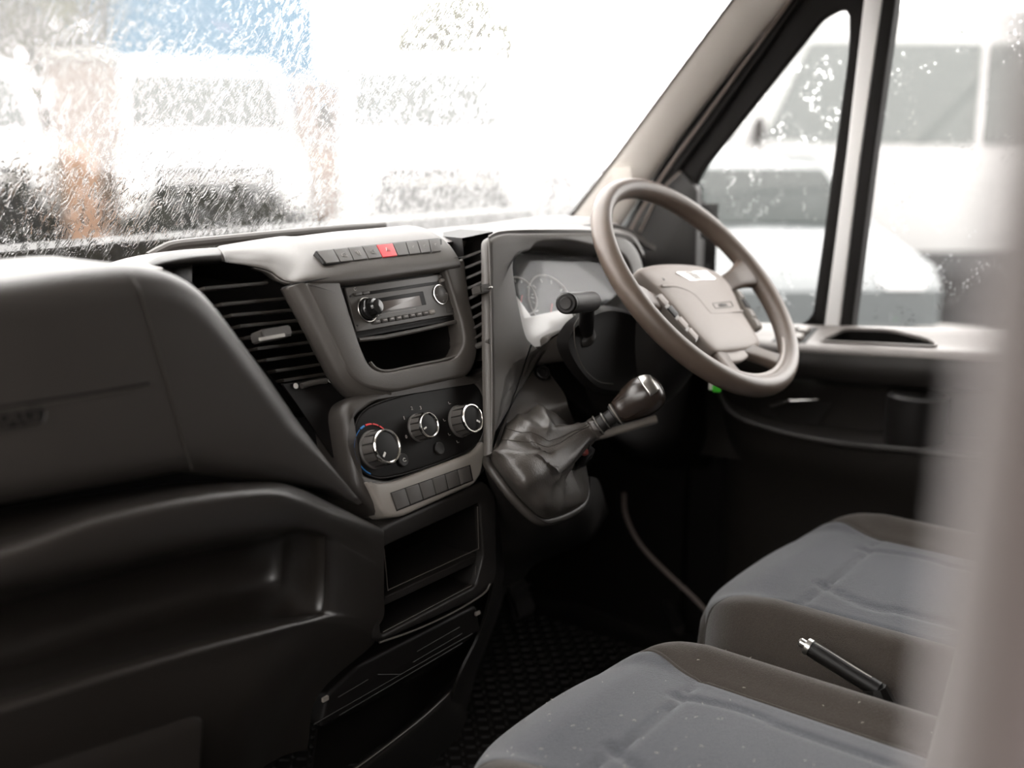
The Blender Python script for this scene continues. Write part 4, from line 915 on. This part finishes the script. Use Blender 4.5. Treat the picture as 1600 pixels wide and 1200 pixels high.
# ================================================================== SEATS
def seat(name, label, cx, y0, wd, dp, zt, skew=0):
    s = thing(name, label, 'seat', (cx, y0-dp/2, zt-.15))
    hw = wd/2; NA, NBk = 72, 72
    def half(b):   # half width against distance from the front
        return hw*(1-(max(0, 1-b/.13))**2.6*.34)
    def pos(a, b, low=0):
        h = half(b); x = a*h
        aa = abs(a)
        z = zt
        z -= .055*max(0, 1-b/.12)**2.2                       # front edge rolls over
        z += .024*math.exp(-((aa-.82)/.13)**2)*min(1, b/.15)  # side bolsters
        z -= .075*max(0, (aa-.86)/.14)**2.2
        z += .010*(1-min(1, aa/.62)**2)*min(1, b/.1)
        yb = y0-b+ .035*(aa**3)*(-1)*max(0, 1-b/.2)
        for sv, wv, dv in seams(x/h, b): z -= dv*math.exp(-(sv/wv)**2)
        return Vector((cx+x+skew*b, yb, z))
    def bf(b): return .62+.36*max(0, 1-b/.17)**1.4
    def seams(a, b):
        out = [((abs(a)-bf(b))*hw, .004, .004)]
        if abs(a) < bf(b):
            out.append((b-(.165+.02*math.cos(a*2.2)), .004, .005))
            for sgn in (-1, 1):
                aw = .36+.07*math.sin((b-.19)*24) if b < .28 else .40
                if b > .165: out.append(((a*sgn-aw)*hw, .006, .005))
        return out
    def ai(i, b):
        f = bf(b)
        return -1+(1-f)*i/16 if i < 16 else 1-(1-f)*(72-i)/16 if i > 56 else f*(i-36)/20
    vs = []; idx = {}
    for i in range(NA+1):
        for j in range(NBk+1):
            b = dp*(j/NBk)**1.15; a = ai(i, b); idx[i, j] = len(vs); vs.append(pos(a, b))
    blue, brown = [], []
    for i in range(NA):
        for j in range(NBk):
            f = (idx[i, j], idx[i+1, j], idx[i+1, j+1], idx[i, j+1])
            (blue if 16 <= i < 56 else brown).append(f)
    # skirt: front and sides down to the seat base
    per = [(0, j) for j in range(NBk, -1, -1)]+[(i, 0) for i in range(1, NA+1)]+[(NA, j) for j in range(1, NBk+1)]
    base_i = [idx[p] for p in per]; last = base_i; vb = list(vs); sk = []
    c = Vector((cx, y0-dp*.6, zt))
    for dz, out in [(-.02, .008), (-.05, .010), (-.09, .004), (-.13, -.012)]:
        cur = []
        for q in base_i:
            p = vs[q]; d = Vector((p.x-c.x, (p.y-c.y), 0)).normalized(); cur.append(len(vb)); vb.append(Vector((p.x, p.y, min(p.z, zt-.03)+dz))+d*out)
        for k in range(len(cur)-1): sk.append((last[k], last[k+1], cur[k+1], cur[k]))
        last = cur
    o1 = link('cushion', vb, brown+sk, M_SEATBR, s, True, 60)
    o2 = link('centre_panel', vs, blue, M_SEATGREY, s, True, 60)
    pl_ = [vs[idx[0, j]]+Vector((-.004, 0, -.018)) for j in range(NBk, -1, -4)]+[vs[idx[i, 0]]+Vector((0, .006, -.016)) for i in range(4, NA+1, 4)]+[vs[idx[NA, j]]+Vector((.004, 0, -.018)) for j in range(4, NBk+1, 4)]
    tube('piping', pl_, .0016, M_SEATBR, s, n=6)
    for sg in (-1, 1): tube('panel_seam', [pos(sg*bf(dp*(j/60)**1.15), dp*(j/60)**1.15)+Vector((0, 0, .0006)) for j in range(61)], .0022, M_SEATBR, s, n=8)
    plate('seat_base', [Vector((cx-hw*.8, y0-.06, zt-.13)), Vector((cx+hw*.8, y0-.06, zt-.13)), Vector((cx+hw*.8, y0-dp, zt-.13)), Vector((cx-hw*.8, y0-dp, zt-.13))], (0, 0, 1), .28, .01, M_BLACK, s)
    # backrest
    R_ = []
    for z, yo, k in [(-.02, 0, .94), (.1, -.005, 1), (.3, -.03, 1), (.5, -.06, .95), (.62, -.08, .8), (.66, -.09, .55)]:
        R_.append([Vector((cx+hw*k*math.copysign(abs(math.cos(q))**.5, math.cos(q)), y0-dp-.03+yo+.06*math.copysign(abs(math.sin(q))**.7, math.sin(q)), zt+z)) for q in [g*2*math.pi/40 for g in range(40)]])
    loft('backrest', R_, M_SEATBR, s, cap0=True, cap1=True, angle=60)
    return s, pos
s1, pos1 = seat('passenger_seat', 'middle passenger seat cushion, grey blue fabric with brown side bolsters, nearest the console', -.045, -.245, .42, .52, .515)
s2, pos2 = seat('driver_seat', 'driver seat cushion, grey blue fabric with brown bolsters, behind the steering wheel', .50, -.265, .52, .54, .525)
# lint on the middle seat
ls = []
for k in range(90):
    a = random.uniform(-.9, .95); b = random.uniform(.02, .45); p = pos1(a, b)+Vector((0, 0, .0008)); an = random.uniform(0, 3.14); l = random.uniform(.0015, .0042); d = Vector((math.cos(an), math.sin(an), 0))*l
    ls.append(tube('lint', [p-d*.5, p+Vector((0, 0, .0006)), p+d*.5], .00022, M_LINT, s1, n=4))
li = joinmesh('lint', ls); li['kind'] = 'stuff'
# near outer seat: only its tall backrest stands in the frame, out of focus
s3 = thing('outer_passenger_seat', 'out of focus mauve grey seat backrest filling the right edge of the view', 'seat', (-.52, -1.0, .45)); s3.name = 'passenger_seat'
R_ = []
for z, yo, k in [(.50, .018, .96), (.62, .014, .98), (.85, .006, 1), (1.0, .002, 1), (1.15, -.002, 1), (1.30, -.007, 1), (1.42, -.014, .92), (1.47, -.03, .7)]:
    R_.append([Vector((-.595+.21*k*math.copysign(abs(math.cos(q))**.35, math.cos(q)), -.9590+yo+.065*math.copysign(abs(math.sin(q))**.45, math.sin(q)), z)) for q in [g*2*math.pi/64 for g in range(64)]])
loft('backrest', R_, M_BACKREST, s3, cap0=True, cap1=True, angle=60)
tube('piping', [r[28] for r in R_[1:-1]], .003, M_SEATBR, s3)
box('seat_cushion', (-.60, -.62, .44), .42, .50, .14, M_SEATGREY, s3, r=.05, seg=5)
# handbrake
hb = thing('handbrake', 'dark handbrake lever with silver button tip standing between the seats', 'handbrake', on_x(1250, 1010, .2))
p0, p1 = on_x(1262, 1010, .2), on_x(1372, 1078, .2)
dr = (p1-p0).normalized()
lathe('grip', [(.0085, 0), (.0100, .003), (.0105, .02), (.0100, .06), (.0104, .095)], p0, dr, M_BLACK, hb, n=30)
lathe('release_button', [(.0001, -.012), (.004, -.012), (.0055, -.010), (.0055, .0)], p0, dr, M_SATIN, hb, n=24)
lathe('tip_collar', [(.0085, -.003), (.0105, -.002), (.011, .004)], p0, dr, M_SATIN, hb, n=24)
tube('upper_line', [p0+Vector((0, 0, .0100))+dr*.01, p0+Vector((0, 0, .0102))+dr*.085], .0012, M_SATIN, hb, n=6)
tube('boot', [p0+dr*.09, p0+dr*.15+Vector((0, 0, -.12))], [.014, .05], M_BLACK, hb)

# ================================================================== FLOOR MAT, PEDALS
FZ = .092
fm = thing('floor_mat', 'black rubber floor mat with raised tread bars under the dash', 'floor mat', (.2, .1, FZ))
plate('sheet', rounded([Vector(p) for p in [(-.5, -.6, FZ+.008), (.88, -.6, FZ+.008), (.88, .5, FZ+.008), (-.5, .5, FZ+.008)]], .05), (0, 0, 1), .008, .002, M_MAT, fm)
bm = bmesh.new(); cnt = 0
def bar(c, d, l, w_, h):
    s = Vector((-d.y, d.x, 0)); q = [c+d*l*i+s*w_*j for i, j in ((-1, -.4), (-1, .4), (1, .4), (1, -.4))]; t = [x*1+Vector((0, 0, h)) for x in [c+d*l*.8*i+s*w_*.5*j for i, j in ((-1, -.4), (-1, .4), (1, .4), (1, -.4))]]
    v = [bm.verts.new(x-Vector((.2, .1, FZ))) for x in q+t]
    for f in ((4, 5, 6, 7), (0, 1, 5, 4), (1, 2, 6, 5), (2, 3, 7, 6), (3, 0, 4, 7)): bm.faces.new([v[k] for k in f])
for i in range(60):
    for j in range(50):
        x = -.42+i*.021; y = -.55+j*.021
        if x > .86 or y > .48: continue
        d = Vector((1, 0, 0)) if (i+j) % 2 else Vector((0, 1, 0)); d = Matrix.Rotation(.7, 3, 'Z') @ d
        bar(Vector((x, y, FZ+.008)), d, .009, .006, .0025)
me = bpy.data.meshes.new('tread'); bm.to_mesh(me); bm.free(); me.materials.append(M_MAT); tr_ = bpy.data.objects.new('tread', me); COL.objects.link(tr_); tr_.parent = fm; tr_['kind'] = 'stuff'
pd = thing('clutch_pedal', 'black ribbed rubber pedal in the dark footwell right of the console', 'pedal', (.42, .2, .25))
pc = on_y(812, 935, .18); box('pad', pc, .06, .015, .07, M_RUBBER, pd, r=.006, Z=(0, .5, 1), Y=(0, -1, .5))
for k in range(4): box('rib', pc+Vector((0, -.009, -.024+.016*k)), .05, .004, .004, M_MAT, pd, r=.001, Z=(0, .5, 1), Y=(0, -1, .5))
tube('arm', [pc, pc+Vector((.01, .12, .12)), pc+Vector((.01, .2, .3))], .008, M_BLACK, pd)
fl = struct(tube('trim_9', catmull([on_z(u, v, .16) for u, v in [(985, 850), (1010, 880), (1040, 930), (1062, 985)]], 6), .012, M_DARK))

# ================================================================== OUTSIDE
GZ = -.10
def ground_h(x, y):
    a = math.degrees(math.atan2(y-CAM.y, x-CAM.x)); t = min(1, max(0, (42-a)/16)); return GZ-.28*t*t*(3-2*t)
gv = []; gf = []
for i in range(41):
    for j in range(41): x = -20+i*2.2; y = -25+j*2.2; gv.append((x, y, ground_h(x, y) if x > 1.2 or y > 1.5 else -.75))
gf = [(i*41+j, (i+1)*41+j, (i+1)*41+j+1, i*41+j+1) for i in range(40) for j in range(40)]
struct(link('ground', gv, gf, M_ASPHALT))
def van(name, label, loc, ang, m=M_BODYW, H=2.28, L=5.6, Wd=1.95, group=None, glass=M_VGLASS, sidewin=False):
    t = thing(name, label, 'van', (0, 0, 0)); hw = Wd/2
    prof = [(0, .35), (0, .75), (.06, 1.0), (.25, 1.15), (.95, 1.32), (1.05, 1.40), (1.75, H-.22), (2.0, H-.06), (2.5, H), (L-.2, H), (L, H-.15), (L, .35)]
    n = len(prof)
    def sec(x, k, dz=0): return [Vector((x, p[0]+(0.0 if abs(k) == 1 else .05 if p[0] < 1 else 0), p[1])) for p in prof]
    R_ = []
    for x, sc_ in [(-hw, .93), (-hw*.97, .975), (-hw*.85, .995), (0, 1), (hw*.85, .995), (hw*.97, .975), (hw, .93)]:
        r = []
        for (yy, zz) in prof:
            f = 0 if abs(x) < hw*.9 else (.10 if abs(x) > hw*.98 else .03)
            tmb = 1-.09*max(0, (zz-1.2)/(H-1.2)); r.append(Vector((x*tmb, yy+f*(1 if yy < 1.1 else -1 if yy > L-.5 else 0)*.8, zz-(f*.5 if zz > H-.3 else 0))))
        R_.append(r)
    loft('body', R_, m, t, closed=True, cap0=True, cap1=True, angle=30)
    ws = [Vector((-hw*.86, 1.06, 1.42)), Vector((hw*.86, 1.06, 1.42)), Vector((hw*.80, 1.72, H-.25)), Vector((-hw*.80, 1.72, H-.25))]
    wnrm = Vector((0, -(H-.25-1.42), .66)).normalized()
    plate('windscreen', rounded(ws, .06), wnrm, .02, .005, glass, t, off=.012)
    for s_ in (-1, 1):
        pts_ = [Vector((s_*hw*.955, 1.35, 1.42)), Vector((s_*hw*.955, 2.25, 1.42)), Vector((s_*hw*.93, 2.25, H-.35)), Vector((s_*hw*.93, 1.80, H-.35))]
        plate('door_window', rounded(pts_, .05), (s_, 0, .07), .02, .005, glass, t, off=.03)
        if sidewin:
            for (ya, yb) in ((2.35, 3.55), (3.65, 4.95), (5.05, 6.35)):
                plate('side_window', rounded([Vector((s_*hw*.955, ya, 1.42)), Vector((s_*hw*.955, yb, 1.42)), Vector((s_*hw*.93, yb, H-.35)), Vector((s_*hw*.93, ya, H-.35))], .05), (s_, 0, .07), .02, .005, glass, t, off=.03)
        plate('headlamp', rounded([Vector((s_*hw*.95, .05, .78)), Vector((s_*hw*.62, .0, .80)), Vector((s_*hw*.66, .03, 1.02)), Vector((s_*hw*.93, .15, 1.12))], .03), (0, -1, .1), .05, .01, M_HEADL, t, off=.03)
        mir = box('mirror', (s_*(hw+.14), 1.28, 1.55), .16, .10, .30, M_RUBBER, t, r=.04, seg=3)
        tube('mirror_arm', [(s_*hw*.9, 1.35, 1.45), (s_*(hw+.14), 1.30, 1.48)], .02, M_RUBBER, mir)
        for yy in (.85, L-1.1):
            wl_ = lathe('wheel', [(.2, 0), (.34, .01), (.35, .05), (.35, .2), (.34, .24), (.2, .25)], Vector((s_*(hw-.22), yy, .35)), (s_, 0, 0), M_TYRE, t, n=36)
            lathe('hubcap', [(.21, .235), (.20, .255), (.08, .24), (.0001, .25)], Vector((s_*(hw-.22), yy, .35)), (s_, 0, 0), M_SATIN, wl_, n=24)
    plate('grille', rounded([Vector((-hw*.74, -.01, .52)), Vector((hw*.74, -.01, .52)), Vector((hw*.60, .03, 1.04)), Vector((-hw*.60, .03, 1.04))], .04), (0, -1, .1), .05, .01, M_GRILLE, t, off=.015)
    box('bumper', (0, .05, .40), Wd*.99, .24, .34, M_GRILLE, t, r=.06, seg=3)
    for k in range(3): box('grille_bar', (0, -.035, .70+.1*k), hw*1.05, .02, .02, M_SATIN if k == 2 else M_GRILLE, t, r=.004)
    t.location = loc; t.rotation_euler = (0, 0, ang); return t
def ground_at(u, dist): r = ray(u, 225); r.z = 0; r.normalize(); p = CAM+r*dist; return Vector((p.x, p.y, ground_h(p.x, p.y)))
def face_cam(p, extra=0): d = CAM-p; return math.atan2(d.y, d.x)+math.pi/2+extra
p = ground_at(335, 11.5); van('van', 'white van parked nose on in front of the blue trailer, seen through windscreen', p, face_cam(p, .05))
p = ground_at(-60, 12.5); van('van', 'white van nose on at far left beyond the windscreen', p, face_cam(p, .1))
p = ground_at(690, 10.5); van('van', 'white van nose on behind the rain to the right of the blue trailer', p, face_cam(p, .1))
p = ground_at(955, 11.7); van('minibus', 'long white minibus parked side on outside the driver door windows', p, face_cam(p, -1.42), H=2.75, L=8.2, sidewin=True, glass=M_MGLASS)
# grey car close by
def car(name, label, loc, ang, m):
    t = thing(name, label, 'car'); hw = .9
    prof = [(0, .3), (0, .62), (.15, .75), (1.15, .92), (1.85, 1.36), (2.3, 1.46), (3.3, 1.42), (4.0, 1.05), (4.35, .95), (4.4, .35)]
    R_ = []
    for x, f in [(-hw, .08), (-hw*.95, .03), (0, 0), (hw*.95, .03), (hw, .08)]:
        R_.append([Vector((x*(1-.2*max(0, (z-.9)/.55)), y+(f if y < 1.2 else -f if y > 4 else 0), z-(f*.4 if z > 1.2 else 0))) for y, z in prof])
    loft('body', R_, m, t, cap0=True, cap1=True, angle=32)
    plate('windscreen', rounded([Vector((-hw*.8, 1.2, .95)), Vector((hw*.8, 1.2, .95)), Vector((hw*.7, 1.82, 1.34)), Vector((-hw*.7, 1.82, 1.34))], .04), (0, -.55, .83), .02, .005, M_VGLASS, t, off=.012)
    for s_ in (-1, 1):
        plate('side_window', rounded([Vector((s_*hw*.985, 1.5, .96)), Vector((s_*hw*.985, 3.6, .98)), Vector((s_*hw*.86, 3.2, 1.36)), Vector((s_*hw*.86, 2.0, 1.36))], .05), (s_, 0, .4), .02, .005, M_VGLASS, t, off=.012)
        for yy in (.8, 3.5):
            w_ = lathe('wheel', [(.18, 0), (.31, .01), (.32, .05), (.32, .17), (.31, .2), (.18, .21)], Vector((s_*(hw-.18), yy, .32)), (s_, 0, 0), M_TYRE, t, n=32)
            lathe('hubcap', [(.2, .195), (.19, .215), (.0001, .205)], Vector((s_*(hw-.18), yy, .32)), (s_, 0, 0), M_SATIN, w_, n=20)
        box('headlamp', (s_*hw*.7, .06, .66), .3, .1, .12, M_HEADL, t, r=.03)
    t.location = loc; t.rotation_euler = (0, 0, ang); return t
p = ground_at(1275, 6.9); car('car', 'pale grey car parked nose on in front of the white minibus', p, face_cam(p, .3), M_GREYCAR)
# blue trailer
tl = thing('trailer', 'bright blue box trailer standing behind the white van', 'trailer')
box('box_body', (0, 0, 2.35), 3.4, 5, 4.2, M_BLUEBOX, tl, r=.04)
box('chassis', (0, 0, .75), 2.3, 4.9, .2, M_DARK, tl, r=.03)
for s_ in (-1, 1):
    for yy in (-1.6, 1.5): lathe('wheel', [(.2, 0), (.42, .01), (.43, .2), (.2, .22)], Vector((s_*1.0, yy, .43)), (s_, 0, 0), M_TYRE, tl, n=30)
p = ground_at(335, 22); tl.location = p; tl.rotation_euler = (0, 0, face_cam(p, .05))
# brick piers
for u, dd, h_, lb in [(140, 12.2, 2.1, 'brown brick pier between the two left vans'), (505, 12.5, 1.9, 'brown brick pier right of the nose on white van')]:
    p = ground_at(u, dd); t = thing('brick_pier', lb, 'pier', p)
    box('shaft', p+Vector((0, 0, h_/2)), .55, .5, h_, M_BRICK, t, r=.02, X=RT, Y=HD); box('cap', p+Vector((0, 0, h_+.04)), .65, .6, .08, M_CONC, t, r=.02, X=RT, Y=HD)
    box('cladding', p-HD*.27+Vector((0, 0, h_*.36)), .35, .04, h_*.5, M_ORANGE, t, r=.01, X=RT, Y=HD)
# trees
def tree(u, d, h, r, lb):
    p = ground_at(u, d); t = thing('tree', lb, 'tree', p); tube('trunk', [p, p+Vector((0, 0, h*.6))], [.16, .08], M_BARK, t)
    bm = bmesh.new()
    for k in range(1900):
        v = Vector((random.gauss(0, 1), random.gauss(0, 1), random.gauss(0, 1))).normalized()*(random.random()**.4)
        c = Vector((v.x*r, v.y*r, h*.68+v.z*r*.8)); s = random.uniform(.10, .22)
        a = Vector((random.uniform(-1, 1), random.uniform(-1, 1), random.uniform(-1, 1))).normalized(); b = a.orthogonal().normalized()
        q = [bm.verts.new(c+x) for x in (a*s, b*s, -a*s, -b*s)]; bm.faces.new(q)
    me = bpy.data.meshes.new('foliage'); bm.to_mesh(me); bm.free(); me.materials.append(M_FOL); o = bpy.data.objects.new('foliage', me); COL.objects.link(o); o.parent = t; o['kind'] = 'stuff'
tree(70, 21, 5.7, 2.2, 'green tree at upper left behind the leftmost van')
tree(-190, 22, 6.2, 2.2, 'green tree at far upper left partly out of view')
tree(715, 24, 4.9, 1.3, 'small green tree behind the van right of the trailer')
# driver's door mirror outside
dm = thing('door_mirror', 'black door mirror outside the small driver door window', 'mirror', (1.1, .2, .9))
c0 = on_x(1086, 388, 1.06)
box('housing', c0, .09, .085, .26, M_RUBBER, dm, r=.035, seg=5, X=RT, Y=HD); tube('arm', [c0-Vector((0, 0, .1)), c0+Vector((-.09, .03, -.12))], .02, M_BLACK, dm)
# kerb across the yard on the driver's side
struct(box('trim_10', (6.0, -1.5, GZ+.05), .25, 8, .1, M_CONC, r=.02))
